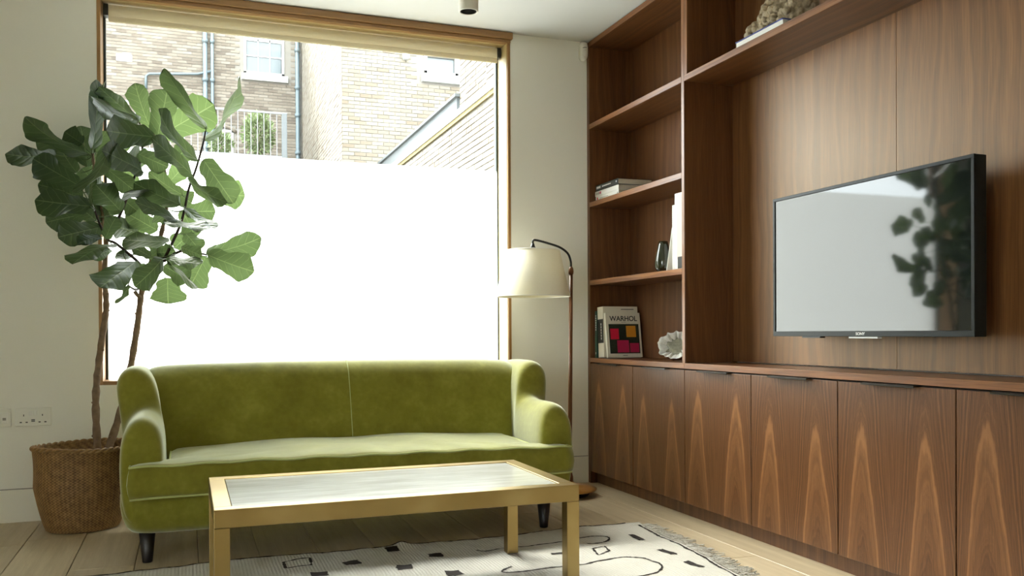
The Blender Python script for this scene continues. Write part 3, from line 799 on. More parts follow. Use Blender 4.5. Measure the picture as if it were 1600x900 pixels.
# ================================================================== COFFEE TABLE
TX0, TX1, TY0, TY1, TZ, TB = .068, 1.188, 2.598, 3.205, .367, .0148
ct = thing('coffee_table', ((TX0+TX1)/2, (TY0+TY1)/2, TB), 'low brass coffee table with a pale streaked top on the rug', 'table')
LW, RH, RW = .043, .053, .050
put('rail', box(TX0, TX1, TY0, TY0+RW, TZ-RH, TZ, .0022, 2), 'brass', ct); put('rail', box(TX0, TX1, TY1-RW, TY1, TZ-RH, TZ, .0022, 2), 'brass', ct)
put('rail', box(TX0, TX0+RW, TY0+RW, TY1-RW, TZ-RH, TZ, .0022, 2), 'brass', ct); put('rail', box(TX1-RW, TX1, TY0+RW, TY1-RW, TZ-RH, TZ, .0022, 2), 'brass', ct)
for ax, ay in ((TX0, TY0), (TX1-LW, TY0), (TX0, TY1-LW), (TX1-LW, TY1-LW)):
    put('leg', box(ax, ax+LW, ay, ay+LW, TB, TZ-RH, .0018, 2), 'brass', ct)
put('top_panel', box(TX0+RW+.002, TX1-RW-.002, TY0+RW+.002, TY1-RW-.002, TZ-.022, TZ-.0025, .001), 'ttop', ct, label='pale streaked inset top')
put('panel_support', box(TX0+RW, TX1-RW, TY0+RW, TY1-RW, TZ-.034, TZ-.023), 'dark_gap', ct)

# ================================================================== FLOOR LAMP
LX, LY = 1.888, 4.25
fl = thing('floor_lamp', (LX, LY, 0), 'arched reading lamp with cream shade beside the sofa', 'lamp')
put('foot', lathe([(.001, 0), (.095, 0), (.112, .02), (.112, .028), (.001, .03)], LX, LY), 'ebony', fl)
put('base', lathe([(.001, .028), (.135, .028), (.143, .034), (.143, .040), (.10, .050), (.035, .060), (.020, .075), (.001, .076)], LX, LY), 'lampwood', fl)
put('collar', lathe([(.001, .07), (.020, .07), (.019, .10), (.013, .125), (.001, .126)], LX, LY, 24), 'rod', fl)
put('pole', tube([(LX, LY, .10), (LX+.008, LY, .65), (LX+.014, LY, 1.175)], [.0115, .0105, .0095], 16), 'rod', fl)
put('joint', lathe([(.001, 1.165), (.0125, 1.165), (.014, 1.18), (.012, 1.195), (.007, 1.205), (.001, 1.206)], LX+.014, LY, 20), 'rod', fl)
SX = 1.686
armp = spline([(LX+.014, LY, 1.20), (LX+.012, LY, 1.235), (LX-.005, LY, 1.275), (LX-.05, LY, 1.305), (LX-.12, LY, 1.325), (SX+.02, LY, 1.338), (SX+.002, LY, 1.335), (SX, LY, 1.318)], 6)
put('swan_arm', tube(armp, .0058, 10), 'black_m', fl)
put('lamp_holder', lathe([(.001, 1.322), (.008, 1.320), (.012, 1.305), (.020, 1.292), (.021, 1.275), (.017, 1.24), (.001, 1.238)], SX, LY, 20), 'black_m', fl)
sh = put('shade', lathe([(.193, 1.046), (.1405, 1.284), (.1385, 1.284), (.191, 1.046), (.193, 1.046)], SX, LY, 56), 'shade', fl)
put('shade_ring', tube([(SX+.1395*cos(a*pi/24), LY+.1395*sin(a*pi/24), 1.284) for a in range(48)], .0022, 6, closed=True), 'white_cover', sh)
put('shade_ring', tube([(SX+.192*cos(a*pi/24), LY+.192*sin(a*pi/24), 1.046) for a in range(48)], .0022, 6, closed=True), 'white_cover', sh)
for a in range(3):
    put('shade_spoke', tube([(SX+.012*cos(a*2.094+.5), LY+.012*sin(a*2.094+.5), 1.278), (SX+.139*cos(a*2.094+.5), LY+.139*sin(a*2.094+.5), 1.281)], .002, 6), 'black_m', sh)
put('bulb', lathe([(.001, 1.24), (.013, 1.238), (.018, 1.21), (.030, 1.175), (.030, 1.155), (.018, 1.132), (.001, 1.126)], SX, LY, 24), 'white_cover', fl)

# ================================================================== BASKET
BX, BY = -.44, 4.365
bk = thing('basket', (BX, BY, 0), 'woven brown seagrass basket holding the fig tree', 'basket')
NA, NZ = 528, 180
def brad(z):
    t = z/.362
    return .150 + .050*min(1, t*1.9)**.65 if t < .55 else .150+.050 - .004*sin((t-.55)/.45*pi)
V, F, wv = [], [], []
cw = 2
for j in range(NZ+1):
    z = .004+.356*j/NZ
    for i in range(NA):
        a = 2*pi*i/NA
        row = j//3                                              # over and under, each strand a little slanted, turning at every row
        h = (.5+.5*cos(2*pi*(i/cw+1.6*(row % 2)+(.45 if row % 2 else -.45)*(j % 3))/4))*(.35+.65*sin(pi*((j % 3)+.5)/3))
        sq = 1-.05*(1-z/.36)*(abs(cos(2*a)))                    # base a little squared off
        r = brad(z)*sq*(1+.008*sin(3*a+1)) + .0034*h
        V.append((BX+r*cos(a), BY+r*sin(a), z)); wv.append(h)
for j in range(NZ):
    for i in range(NA):
        i2 = (i+1) % NA; F.append((j*NA+i, j*NA+i2, (j+1)*NA+i2, (j+1)*NA+i))
n0 = len(V); NI = 40
for j in range(NI+1):                                            # inside wall and floor
    z = .36-.34*j/NI
    for i in range(NA//4):
        a = 2*pi*i/(NA//4); r = brad(z)-.010
        V.append((BX+r*cos(a), BY+r*sin(a), z)); wv.append(.5+.5*sin(i*1.57+j*1.57))
for j in range(NI):
    for i in range(NA//4):
        i2 = (i+1) % (NA//4); m_ = NA//4
        F.append((n0+j*m_+i, n0+(j+1)*m_+i, n0+(j+1)*m_+i2, n0+j*m_+i2))
me = mesh(V, F, True); at = me.attributes.new('weave', 'FLOAT', 'POINT'); at.data.foreach_set('value', wv)
put('woven_body', me, 'basket', bk)
put('bottom', lathe([(.001, .003), (.15, .003), (.15, .006), (.001, .012)], BX, BY, 40), 'basket', bk)
for ph in (0, pi):
    pts = []; rad = []
    for k in range(240):
        a = 2*pi*k/240; q = 40*a/2+ph
        pts.append((BX+(.198+.005*cos(q))*cos(a), BY+(.198+.005*cos(q))*sin(a), .362+.0055*sin(q)+.004*sin(2*a)))
    me = tube(pts, .0062, 6, closed=True)
    at = me.attributes.new('weave', 'FLOAT', 'POINT'); at.data.foreach_set('value', [.4+.35*random.random() for _ in me.vertices])
    put('rim_strand', me, 'basket', bk)

# ================================================================== FIDDLE-LEAF FIG
fg = thing('fig_tree', (-.37, 4.39, .02), 'fiddle leaf fig with two bare stems in the basket', 'plant')
put('soil', lathe([(.001, .30), (.10, .30), (.183, .285), (.170, .10), (.14, .025), (.001, .022)], BX, BY, 40), 'soil', fg)
TR1 = [(-0.379,4.38,0.314),(-0.387,4.4,0.578),(-0.364,4.4,0.81),(-0.343,4.42,0.985),(-0.35,4.42,1.131),(-0.341,4.42,1.277),(-0.354,4.4,1.391),(-0.378,4.38,1.532),(-0.39,4.38,1.675)]
TR2 = [(-0.346,4.4,0.309),(-0.269,4.43,0.573),(-0.219,4.46,0.868),(-0.194,4.47,1.062),(-0.159,4.47,1.183),(-0.108,4.47,1.334),(-0.079,4.46,1.53),(-0.111,4.46,1.709),(-0.144,4.46,1.811)]
BRS = [[(-0.143,4.46,1.152),(-0.099,4.38,1.201),(-0.037,4.36,1.331),(-0.008,4.34,1.418),(0.015,4.33,1.53),(0.049,4.33,1.632),(0.08,4.34,1.752),(0.089,4.34,1.803)],
 [(-0.176,4.46,1.152),(-0.212,4.36,1.197),(-0.29,4.3,1.264),(-0.324,4.27,1.28),(-0.348,4.25,1.331),(-0.374,4.24,1.41)],
 [(-0.096,4.38,1.198),(-0.015,4.34,1.244),(0.089,4.37,1.232)],
 [(-0.176,4.46,1.137),(-0.206,4.33,1.064),(-0.24,4.22,1.076)],
 [(-0.341,4.42,1.277),(-0.273,4.38,1.421),(-0.231,4.36,1.536),(-0.185,4.38,1.688),(-0.196,4.4,1.833)]]
nodes_ = []
def stem(pts, r0, r1, nm, mat, knots=True):
    P = spline(pts, 10); n = len(P)
    R = [(r0+(r1-r0)*k/(n-1))*(1+(.10*sin(k*1.9)+.06*sin(k*4.1) if knots else 0)) for k in range(n)]
    nodes_.extend(P[len(P)//3:])
    me = tube(P, R, 10)
    put(nm, me, mat, fg)
    if knots:
        for k in range(4, n-18, 5):
            a = random.uniform(0, 6.28); p = P[k]+Vector((cos(a), sin(a), 0))*R[k]*.85
            put('bud_scar', tube([p, p+Vector((cos(a)*.006, sin(a)*.006, .003))], [R[k]*.45, R[k]*.2], 6), mat, fg)
stem(TR1, .0175, .006, 'trunk', 'bark'); stem(TR2, .018, .006, 'trunk', 'bark')
put('branch_stub', tube([(-.197, 4.465, 1.03), (-.215, 4.45, 1.045), (-.224, 4.445, 1.06)], [.011, .009, .009], 8), 'bark', fg)
for b in BRS: stem(b, .0075, .004, 'branch', 'twig', False)
LEAVES = [(-0.4,4.37,1.67,-0.633,4.17,1.777,0.163,-61),(-0.536,4.37,1.658,-0.715,4.22,1.623,0.118,-42),(-0.427,4.27,1.506,-0.6,4.15,1.599,0.126,4),(-0.39,4.27,1.424,-0.592,4.12,1.421,0.131,-16),(-0.437,4.49,1.414,-0.597,4.47,1.367,0.117,15),(-0.489,4.49,1.508,-0.627,4.47,1.539,0.099,-10),(-0.441,4.5,1.665,-0.638,4.49,1.746,0.107,21),(-0.423,4.5,1.631,-0.453,4.5,1.826,0.13,8),(-0.352,4.265,1.332,-0.502,4.09,1.264,0.12,14),(-0.343,4.187,1.282,-0.425,4.09,1.24,0.067,36),(-0.297,4.251,1.259,-0.44,4.02,1.146,0.147,64),(-0.325,4.418,1.248,-0.386,4.32,1.192,0.064,26),(-0.392,4.37,1.69,-0.365,4.324,2.002,0.158,55),(-0.394,4.43,1.719,-0.334,4.405,2.021,0.154,-82),(-0.198,4.45,1.85,-0.358,4.277,1.956,0.129,-48),(-0.203,4.32,1.829,-0.366,4.07,1.836,0.149,59),(-0.124,4.25,1.742,-0.312,4.03,1.709,0.146,8),(-0.153,4.5,1.834,-0.218,4.48,2.04,0.108,-14),(-0.12,4.42,1.781,-0.074,4.38,2.0,0.137,4),(0.06,4.32,1.658,-0.114,4.2,1.862,0.147,62),(0.095,4.35,1.814,-0.09,4.25,2.059,0.161,-59),(-0.114,4.6,1.822,0.14,4.6,1.998,0.194,1),(0.084,4.4,1.77,0.248,4.35,2.082,0.17,72),(0.034,4.28,1.584,-0.142,4.15,1.72,0.128,45),(0.079,4.32,1.665,0.208,4.2,1.447,0.14,-2),(0.093,4.5,1.545,0.277,4.5,1.535,0.149,15),(0.009,4.25,1.561,0.181,4.15,1.45,0.114,52),(-0.174,4.22,1.579,-0.328,4.005,1.623,0.134,35),(-0.2,4.3,1.672,-0.069,4.26,1.61,0.104,0),(-0.299,4.14,1.692,-0.403,3.93,1.429,0.17,66),(-0.338,4.212,1.596,-0.214,4.28,1.502,0.09,2),(-0.269,4.275,1.407,-0.361,4.13,1.501,0.128,-7),(-0.021,4.25,1.444,-0.213,4.123,1.516,0.121,-21),(-0.132,4.2,1.494,-0.248,4.061,1.453,0.093,-65),(-0.035,4.18,1.363,-0.207,4.078,1.425,0.105,54),(-0.011,4.34,1.501,-0.158,4.3,1.597,0.09,-25),(-0.125,4.48,1.35,-0.26,4.43,1.422,0.125,1),(-0.072,4.16,1.266,-0.248,3.999,1.255,0.119,-50),(-0.097,4.18,1.194,-0.209,4.078,1.06,0.111,-18),(-0.205,4.22,1.183,-0.335,3.981,1.049,0.152,34),(-0.327,4.202,1.276,-0.279,4.182,1.375,0.078,-11),(-0.082,4.5,1.129,-0.08,4.5,1.001,0.17,-8),(-0.097,4.42,1.18,0.015,4.4,1.106,0.108,-9),(0.091,4.5,1.236,0.015,4.5,1.081,0.154,2),(0.094,4.38,1.233,0.307,4.32,1.151,0.145,14),(0.089,4.4,1.24,0.348,4.42,1.329,0.137,-27),(-0.02,4.25,1.253,0.071,4.15,1.207,0.071,10),(-0.081,4.2,1.193,0.07,4.1,1.169,0.091,-52),(-0.088,4.2,1.354,0.105,4.1,1.325,0.11,-67),(-0.006,4.46,1.443,0.138,4.46,1.449,0.116,-12),(-0.005,4.3,1.439,0.13,4.2,1.334,0.099,-58),(-0.017,4.5,1.454,0.045,4.48,1.319,0.104,7),(0.034,4.56,1.364,-0.053,4.56,1.275,0.124,16),(-0.141,4.45,1.295,-0.105,4.42,1.195,0.102,-17),(-0.227,4.396,1.214,-0.293,4.297,1.221,0.059,-34),(-0.238,4.198,1.074,-0.274,4.104,0.993,0.065,59),(-0.15,4.36,1.213,-0.232,4.287,1.256,0.064,10),(-0.339,4.405,1.357,-0.364,4.361,1.492,0.075,16),(-0.392,4.49,1.702,-0.345,4.525,1.813,0.077,-11),(-0.291,4.572,1.406,-0.254,4.6,1.334,0.092,-11),(-0.367,4.13,1.395,-0.351,4.07,1.527,0.073,-75),(-0.076,4.18,1.183,0.05,4.1,1.059,0.097,73),(-0.258,4.578,1.448,-0.145,4.6,1.511,0.092,-17),(-0.159,4.6,1.455,-0.081,4.6,1.551,0.093,18),(-0.213,4.55,1.567,-0.308,4.515,1.641,0.103,-12),(-0.086,4.58,1.579,-0.013,4.6,1.673,0.093,5),(-0.465,4.47,1.6,-0.527,4.45,1.703,0.105,-15),(-0.384,4.45,1.543,-0.44,4.43,1.618,0.099,3),(-0.293,4.506,1.721,-0.239,4.549,1.823,0.102,16),(-0.188,4.58,1.389,-0.244,4.569,1.301,0.086,-12),(-0.378,4.37,1.372,-0.456,4.32,1.434,0.108,13),(-0.339,4.383,1.505,-0.407,4.27,1.527,0.103,0),(-0.274,4.397,1.482,-0.207,4.4,1.426,0.1,-18),(-0.165,4.4,1.649,-0.24,4.298,1.669,0.11,1),(-0.237,4.489,1.751,-0.279,4.432,1.839,0.107,-3),(-0.111,4.42,1.567,-0.159,4.36,1.458,0.106,1),(-0.071,4.46,1.395,-0.133,4.4,1.43,0.096,3),(-0.212,4.5,1.334,-0.305,4.371,1.355,0.106,3),(-0.306,4.475,1.521,-0.334,4.409,1.393,0.1,14),(-0.434,4.43,1.725,-0.507,4.39,1.769,0.098,0),(-0.127,4.42,1.239,-0.043,4.36,1.245,0.089,9),(-0.248,4.378,1.174,-0.161,4.34,1.124,0.099,11),(-0.001,4.46,1.337,0.061,4.42,1.253,0.103,-13),(-0.056,4.5,1.674,0.008,4.48,1.745,0.104,-16),(-0.43,4.37,1.47,-0.504,4.35,1.492,0.097,2),(-0.041,4.4,1.523,0.028,4.36,1.467,0.095,-3)]
SPR = [0, .04, .10, .20, .30, .42, .55, .68, .80, .90, .96, 1.0]
SPW = [.03, .30, .56, .66, .62, .66, .84, .98, 1.0, .84, .58, .10]
def leaf(row, idx):
    rnd = random.Random(idx*13+5)
    B, T, W, rl_ = Vector(row[0:3]), Vector(row[3:6]), row[6], radians(row[7])
    ax = T-B; L = ax.length; ax.normalize()
    view = Vector((0, 0, .86))-(B+T)/2; nrm = (view-ax*view.dot(ax)).normalized()
    sd = ax.cross(nrm); nrm2 = nrm*cos(rl_)+sd*sin(rl_); sd2 = ax.cross(nrm2)
    nt, V, F, UV = 9, [], [], []
    fold, bend, wavy, ph = rnd.uniform(.05, .30), rnd.uniform(-.10, .14), rnd.uniform(.03, .07), rnd.uniform(0, 6)
    asym = rnd.uniform(-.10, .10)
    curl = rnd.uniform(-.35, .10)
    SS = []
    for a, b in zip(SPR, SPR[1:]): SS += [a, (a+b)/2]
    SS.append(1.0)
    for i, s in enumerate(SS):
        wd = np.interp(s, SPR, SPW)*W*.5
        for j in range(nt):
            t = -1+2*j/(nt-1)
            rag = 1+.05*sin(s*23+ph+t)+.035*sin(s*47+2*ph)
            h = fold*abs(t)*wd + curl*(t*t)*wd*.6 + bend*L*(4*s*(1-s)) + wavy*L*.5*abs(t)*sin(s*11+ph+(1.5 if t > 0 else 0)) - .012*L*sin(s*6.5*2*pi - abs(t)*2.7)*abs(t)*.35
            fx = abs(t)*.04*L if s > .85 else 0
            p = B + ax*(L*s + (-.05*L*(t*t)*(1 if s > .8 else 0)) - .03*L*(1-abs(t))*(1 if s > .985 else 0)) + sd2*(wd*t*rag*(1+asym*t)*(1-.08*fold)) + nrm2*h
            V.append(p); UV.append((.5+.5*t, s))
    m_ = len(SS)
    for i in range(m_-1):
        for j in range(nt-1): F.append((i*nt+j, i*nt+j+1, (i+1)*nt+j+1, (i+1)*nt+j))
    # leaf stalk back to the nearest wood
    best = min(nodes_, key=lambda q: (q-B).length)
    if (best-B).length > .14: best = B + (best-B).normalized()*.14
    mid = (B+best)/2+Vector((0, 0, -.008)); P = spline([best, mid, B+ax*L*.03], 4)
    b0 = len(V); q = 5
    for k, p in enumerate(P):
        d = (P[min(k+1, len(P)-1)]-P[max(k-1, 0)]).normalized(); a_ = d.cross(Vector((.3, .9, .2))).normalized(); c_ = a_.cross(d)
        for g in range(q): V.append(p+(a_*cos(2*pi*g/q)+c_*sin(2*pi*g/q))*.0028); UV.append((.5, .2))
    for k in range(len(P)-1):
        for g in range(q): F.append((b0+k*q+g, b0+k*q+(g+1) % q, b0+(k+1)*q+(g+1) % q, b0+(k+1)*q+g))
    me = mesh(V, F, True); uvl = me.uv_layers.new(name='UVMap')
    for lp in me.loops: uvl.data[lp.index].uv = UV[lp.vertex_index]
    return subsurf(put('leaf', me, 'leaf', fg, origin=B), 1)
for i, row in enumerate(LEAVES): leaf(row, i)

# ================================================================== TELEVISION
tv = thing('television', (2.30, 2.54, .839), 'flat black television on the walnut panel reflecting the window', 'television')
TF, ty0, ty1, tz0, tz1 = 2.270, 2.047, 3.036, .839, 1.402
put('casing', box(TF+.004, TF+.050, ty0, ty1, tz0, tz1, .003, 2), 'bezel', tv)
for a in ((ty0, ty1, tz1-.012, tz1), (ty0, ty1, tz0, tz0+.020), (ty0, ty0+.012, tz0+.020, tz1-.012), (ty1-.012, ty1, tz0+.020, tz1-.012)):
    put('bezel', box(TF-.002, TF+.006, *a, .001), 'bezel', tv)
put('screen', box(TF+.002, TF+.0055, ty0+.012, ty1-.012, tz0+.020, tz1-.012), 'screen', tv, label='dark glossy screen')
put('sensor_bar', box(TF+.002, TF+.022, 2.456, 2.600, tz0-.007, tz0, .001), 'silver', tv)
put('cable_cover', box(TF+.004, TF+.03, 2.757, 2.862, tz0-.006, tz0, .001), 'black', tv)
put('wall_bracket', box(TF+.050, XB, 2.38, 2.72, 1.0, 1.26, .002), 'black_m', tv)
def text(parent, s, size, origin, xdir, ydir, mat, depth=.0004, name='lettering', sx=1.0, bold=0.0):
    cu_ = bpy.data.curves.new('t', 'FONT'); cu_.body = s; cu_.size = size; cu_.align_x = 'CENTER'; cu_.align_y = 'CENTER'; cu_.extrude = depth; cu_.offset = bold
    o = bpy.data.objects.new('t', cu_); C.objects.link(o)
    dg = bpy.context.evaluated_depsgraph_get(); me = bpy.data.meshes.new_from_object(o.evaluated_get(dg))
    bpy.data.objects.remove(o); bpy.data.curves.remove(cu_)
    X, Y = Vector(xdir).normalized(), Vector(ydir).normalized(); Z = X.cross(Y)
    m_ = Matrix(((X.x*sx, Y.x, Z.x, origin[0]), (X.y*sx, Y.y, Z.y, origin[1]), (X.z*sx, Y.z, Z.z, origin[2]), (0, 0, 0, 1)))
    me.transform(m_); return put(name, me, mat, parent)
text(tv, 'SONY', .014, (TF-.003, 2.535, tz0+.0095), (0, -1, 0), (0, 0, 1), 'silver', bold=.0003, sx=1.2)

# ================================================================== SMALL FITTINGS
pr_ = thing('motion_sensor', (2.131, YB, 2.405), 'small white motion sensor high in the corner by the bookcase', 'sensor')
rr = []
for y_, sh_ in ((YB-.001, 1), (YB-.026, 1), (YB-.036, .9), (YB-.040, .6)):
    ring = []
    for k in range(28):
        a = 2*pi*k/28; cx_, sx_ = cos(a), sin(a)
        ring.append((2.130+.0225*sh_*math.copysign(abs(cx_)**.55, cx_), y_, 2.457+.052*sh_*math.copysign(abs(sx_)**.7, sx_)))
    rr.append(ring)
put('housing', loft(rr), 'white_cover', pr_)
put('slot', tube([(2.116, YB-.0385, 2.470), (2.128, YB-.0405, 2.4735), (2.140, YB-.0395, 2.474)], .0017, 6), 'black', pr_)
put('lens', loft([[(2.130+.014*q*cos(2*pi*k/20), yy, 2.442+.020*q*sin(2*pi*k/20)) for k in range(20)] for q, yy in ((1, YB-.037), (.9, YB-.0425), (.5, YB-.045))]), 'white_cover', pr_)
def plate(x0, x1, label, nm):
    t = thing(nm, ((x0+x1)/2, YB, .44), label, 'socket')
    put('faceplate', box(x0, x1, YB-.009, YB, .440, .524, .003, 2), 'white_pl', t); return t
sk = plate(-.741, -.592, 'white double wall socket with switches above the basket', 'wall_socket')
for cx_ in (-.705, -.628):
    for dx, dz, w_, h_ in ((0, .502-.0, .0035, .009), (-.012, .470, .009, .005), (.012, .470, .009, .005)):
        put('pin_slot', box(cx_+dx-w_/2, cx_+dx+w_/2, YB-.0096, YB-.0085, dz-.012-h_/2, dz-.012+h_/2), 'black', sk)
for cx_ in (-.6755, -.6575):
    put('rocker_switch', box(cx_-.007, cx_+.007, YB-.013, YB-.008, .489, .510, .001), 'white_cover', sk)
for dz in (.460, .4665):
    put('usb_port', box(-.674, -.659, YB-.0096, YB-.0085, dz, dz+.0045), 'black', sk)
s2 = plate(-.905, -.757, 'white wall plate of small modules at the left picture edge', 'wall_plate')
for k in range(4):
    put('module', box(-.893+k*.032, -.865+k*.032, YB-.012, YB-.008, .456, .508, .001), 'white_cover', s2)
    put('module_port', box(-.886+k*.032, -.872+k*.032, YB-.0126, YB-.0115, .470, .482), 'grey_print', s2)
dl = thing('ceiling_spotlight', (1.233, 3.9, 2.345), 'white cylindrical spotlight mounted on the ceiling', 'spotlight')
put('housing', lathe([(.038, 2.345), (.0465, 2.345), (.0465, 2.5145), (.001, 2.5145)], 1.233, 3.9, 40), 'white_pl', dl)
put('baffle', lathe([(.038, 2.345), (.036, 2.40), (.001, 2.402)], 1.233, 3.9, 40), 'black', dl)
put('rim', tube([(1.233+.042*cos(a*pi/24), 3.9+.042*sin(a*pi/24), 2.345) for a in range(48)], .0028, 6, closed=True), 'white_cover', dl)

# ================================================================== THINGS ON THE SHELVES
def book(name, label, x0, x1, y0, y1, z0, z1, spine, cover, page='paper', group=None, tilt=None, cov=.0022):
    """spine: '-x' ... side of the box that carries the spine; thin dimension is found by itself"""
    t = thing(name, ((x0+x1)/2, (y0+y1)/2, z0), label, 'book', group)
    d = {'x': x1-x0, 'y': y1-y0, 'z': z1-z0}; th = min(d, key=d.get)
    rng = {'x': (x0, x1), 'y': (y0, y1), 'z': (z0, z1)}
    def bb(**k):
        q = {**rng, **k}; return box(*q['x'], *q['y'], *q['z'], .0005)
    lo, hi = rng[th]
    ps = []
    put('cover_board', bb(**{th: (lo, lo+cov)}), cover, t); put('cover_board', bb(**{th: (hi-cov, hi)}), cover, t)
    sg, sa = spine[0], spine[1]
    s0, s1 = rng[sa]
    put('spine', bb(**{sa: (s0, s0+cov) if sg == '-' else (s1-cov, s1)}), cover, t)
    ins = {}
    for a in 'xyz':
        if a == th: ins[a] = (lo+cov, hi-cov)
        elif a == sa: ins[a] = (s0+cov, s1-.004) if sg == '-' else (s0+.004, s1-cov)
        else: ins[a] = (rng[a][0]+.003, rng[a][1]-.003)
    put('pages', box(*ins['x'], *ins['y'], *ins['z']), page, t)
    return t
ZB, ZSC, ZW, ZA = 1.5975, 1.1535, .7135, 2.0405
# stack of three on the second shelf
gp = 'books stacked on the shelf'
k1 = book('book', 'white paperback with a red mark, lowest of the shelf stack', 2.19, 2.375, 4.262, 4.545, ZB, ZB+.032, '-x', 'white_cover', group=gp)
put('spine_print', box(2.1892, 2.1902, 4.515, 4.527, ZB+.010, ZB+.024, .0), 'red', k1); put('spine_print', box(2.1892, 2.1902, 4.39, 4.49, ZB+.015, ZB+.018), 'grey_print', k1); put('spine_print', box(2.1892, 2.1902, 4.272, 4.278, ZB+.008, ZB+.020), 'black_cover', k1)
k2 = book('book', 'white book with grey lettering, middle of the shelf stack', 2.19, 2.385, 4.262, 4.552, ZB+.0322, ZB+.060, '-x', 'white_cover', group=gp)
for q in range(6): put('spine_print', box(2.1892, 2.1902, 4.535-q*.012, 4.543-q*.012, ZB+.040, ZB+.053), 'grey_print' if q < 4 else 'crimson', k2)
k3 = book('book', 'black book with white spine lettering on top of the shelf stack', 2.185, 2.395, 4.258, 4.535, ZB+.0602, ZB+.092, '-x', 'black_cover', group=gp)
for q in range(5): put('spine_print', box(2.1842, 2.1852, 4.513-q*.010, 4.520-q*.010, ZB+.071, ZB+.083), 'silver', k3)
for q in range(9): put('spine_print', box(2.1842, 2.1852, 4.442-q*.012, 4.450-q*.012, ZB+.074, ZB+.080), 'silver', k3)
put('spine_print', box(2.1842, 2.1852, 4.275, 4.284, ZB+.073, ZB+.082), 'silver', k3)
# upright books at the divider
gp2 = 'upright books against the divider'
u1 = book('book', 'tall pale pink book against the divider', 2.195, 2.40, 3.616, 3.690, ZSC, ZSC+.365, '-x', 'white_cover', group=gp2)
put('cover_print', box(2.1940, 2.1952, 3.619, 3.668, ZSC+.05, ZSC+.355), 'pink_print', u1); put('cover_print', box(2.1935, 2.1945, 3.619, 3.662, ZSC+.006, ZSC+.062), 'black_cover', u1)
u2 = book('book', 'white ring bound book beside the tall pink one', 2.20, 2.39, 3.692, 3.722, ZSC, ZSC+.315, '-x', 'white_cover', group=gp2)
for q in range(30): put('binding_ring', box(2.197, 2.2005, 3.696, 3.718, ZSC+.010+q*.0102, ZSC+.013+q*.0102), 'silver', u2)
u3 = book('book', 'thin white book leaning in front of the green vase', 2.205, 2.38, 3.690, 3.698, ZSC, ZSC+.215, '-x', 'white_cover', group=gp2)
u3.rotation_euler = (radians(15), 0, 0); u3.location.y += .092; u3.location.z += .0015
vs = thing('vase', (2.226, 3.852, ZSC), 'small dark green glass vase on the shelf', 'vase')
put('body', lathe([(.001, ZSC), (.030, ZSC+.0005), (.040, ZSC+.02), (.043, ZSC+.045), (.038, ZSC+.085), (.027, ZSC+.13), (.022, ZSC+.155), (.020, ZSC+.155), (.024, ZSC+.125), (.034, ZSC+.085), (.038, ZSC+.045), (.034, ZSC+.02), (.001, ZSC+.012)], 2.226, 3.852, 36), 'vase', vs)
# row in the corner of the worktop
gp3 = 'books in the corner of the worktop'
g1 = book('book', 'slim dark green book nearest the bookcase side', 2.185, 2.38, 4.528, 4.553, ZW, ZW+.265, '-x', 'green_cover', group=gp3)
for q in range(7): put('spine_print', box(2.1842, 2.1852, 4.535, 4.546, ZW+.155+q*.013, ZW+.164+q*.013), 'silver', g1)
put('spine_print', box(2.1842, 2.1852, 4.536, 4.545, ZW+.02, ZW+.032), 'silver', g1)
g2 = book('book', 'thick cream book with a black spine band', 2.187, 2.405, 4.430, 4.500, ZW, ZW+.285, '-x', 'cream_cover', group=gp3)
put('spine_band', box(2.1862, 2.1875, 4.4305, 4.4995, ZW+.081, ZW+.215), 'black_cover', g2)
for q in range(6): put('spine_print', box(2.1855, 2.1863, 4.452, 4.460, ZW+.10+q*.016, ZW+.112+q*.016), 'silver', g2)
put('cover_print', box(2.30, 2.38, 4.4292, 4.4302, ZW+.267, ZW+.2705), 'black_cover', g2)
g2.rotation_euler = (radians(-3.2), 0, 0); g2.location.y += .010; g2.location.z += .0035
g3 = book('book', 'cream art book with coloured cover blocks, nearest in the corner row', 2.190, 2.405, 4.392, 4.412, ZW, ZW+.252, '-x', 'cream_cover', group=gp3)
YC = 4.3915
text(g3, 'WARHOL', .040, (2.300, YC, ZW+.218), (1, 0, 0), (0, 0, 1), 'black_cover', sx=.98, bold=.0006)
put('cover_print', box(2.205, 2.392, YC-.0003, YC+.001, ZW+.022, ZW+.188), 'dark_green', g3)
put('cover_print', box(2.285, 2.315, YC-.0003, YC+.001, ZW+.197, ZW+.199), 'grey_print', g3); put('cover_print', box(2.283, 2.312, YC-.0003, YC+.001, ZW+.010, ZW+.0125), 'black_cover', g3)
for x, z, s1_, s2_, m_ in ((2.239, .132, .026, .030, 'red'), (2.342, .146, .030, .032, 'orange'), (2.287, .062, .036, .034, 'crimson'), (2.358, .054, .028, .026, 'crimson')):
    put('colour_block', box(x-s1_, x+s1_, YC-.0012, YC, ZW+z-s2_, ZW+z+s2_, .0), m_, g3)
g3.rotation_euler = (radians(-8.5), 0, 0); g3.location.y += .002; g3.location.z += .003
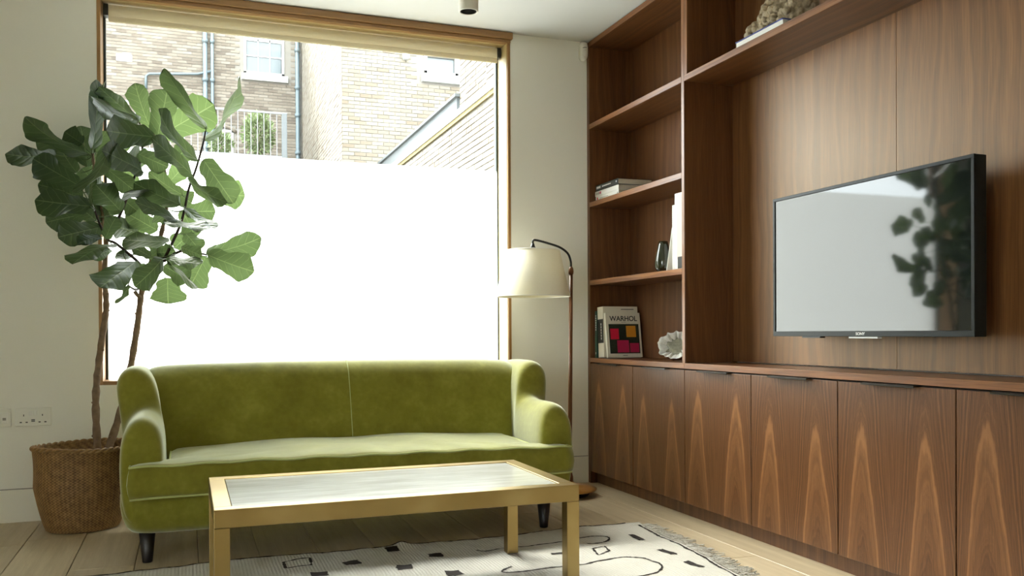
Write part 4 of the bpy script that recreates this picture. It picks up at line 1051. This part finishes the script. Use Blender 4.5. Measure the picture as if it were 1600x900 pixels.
# geode
ge = thing('geode', (2.262, 3.80, ZW), 'white crystal geode with brown rind on the worktop', 'geode')
gx, gy, gz = 2.268, 3.815, ZW+.081
gn = Vector((-.62, -.55, .28)).normalized(); ga = gn.cross(Vector((0, 0, 1))).normalized(); gb = ga.cross(gn)
rnd = random.Random(3)
jag = [1+.10*rnd.uniform(-1, 1) for _ in range(40)]
def gring(q, dep, j=1.0):
    return [Vector((gx, gy, gz))+ga*(.092*q*cos(2*pi*k/40)*(1+(jag[k]-1)*j))+gb*(.068*q*sin(2*pi*k/40)*(1+(jag[k]-1)*j))-gn*dep*(1+.1*sin(k*2.1)) for k in range(40)]
put('rind', loft([gring(1, 0), gring(1.02, .012), gring(.96, .035), gring(.78, .060), gring(.45, .075), gring(.02, .08)], True, False), 'geode_out', ge)
put('crystal_rim', loft([gring(.995, -.002), gring(.90, .000, 1.6), gring(.72, .010, 2.2), gring(.55, .020, 2.8)], True, False, False), 'geode_in', ge)
put('crystal_core', loft([gring(.56, .018, 2.8), gring(.40, .026, 4), gring(.22, .022, 5), gring(.05, .030, 4)], True, True, False), 'geode_core', ge)
# coral on a blue book, upper shelf
bb_ = book('book', 'flat blue and white book under the coral', 2.178, 2.36, 2.85, 3.165, ZA, ZA+.036, '+x', 'blue_cover', 'white_cover', cov=.004)
co_ = thing('coral', (2.27, 3.0, ZA+.036), 'knobbly brown coral on the blue book', 'coral')
bm = bmesh.new(); rnd = random.Random(21)
base_blobs = [(2.265, 3.06, .06, .055), (2.26, 3.00, .075, .07), (2.28, 2.94, .075, .07), (2.27, 2.89, .06, .06), (2.25, 3.11, .035, .035), (2.245, 3.135, .022, .024), (2.29, 2.85, .04, .045)]
for x, y, h, r in base_blobs:
    bmesh.ops.create_icosphere(bm, subdivisions=3, radius=1, matrix=Matrix.Translation((x, y, ZA+.036+max(h*.8, r*.8))) @ Matrix.Diagonal((r*.8, r*.8, r*.75, 1)))
    for _ in range(int(40*r/.06)):
        d = Vector((rnd.gauss(0, 1), rnd.gauss(0, 1), rnd.gauss(.3, 1))).normalized(); q = rnd.uniform(.010, .019)
        c_ = Vector((x, y, ZA+.036+max(h*.8, r*.8)))+d*r*rnd.uniform(.78, 1.08)
        c_.z = max(c_.z, ZA+.037+q*.8)
        bmesh.ops.create_icosphere(bm, subdivisions=2, radius=q, matrix=Matrix.Translation(c_))
for v in bm.verts:
    n = sin(v.co.x*260)*sin(v.co.y*240)*sin(v.co.z*250)
    v.co += Vector((rnd.uniform(-1, 1), rnd.uniform(-1, 1), rnd.uniform(-1, 1)))*.0012+Vector((1, 1, 1))*n*.0015
    v.co.z = max(v.co.z, ZA+.0365)
bo = put('knobs', from_bm(bm, True), 'coral', co_)
rm = bo.modifiers.new('fuse', 'REMESH'); rm.mode = 'VOXEL'; rm.voxel_size = .0026; rm.use_smooth_shade = True
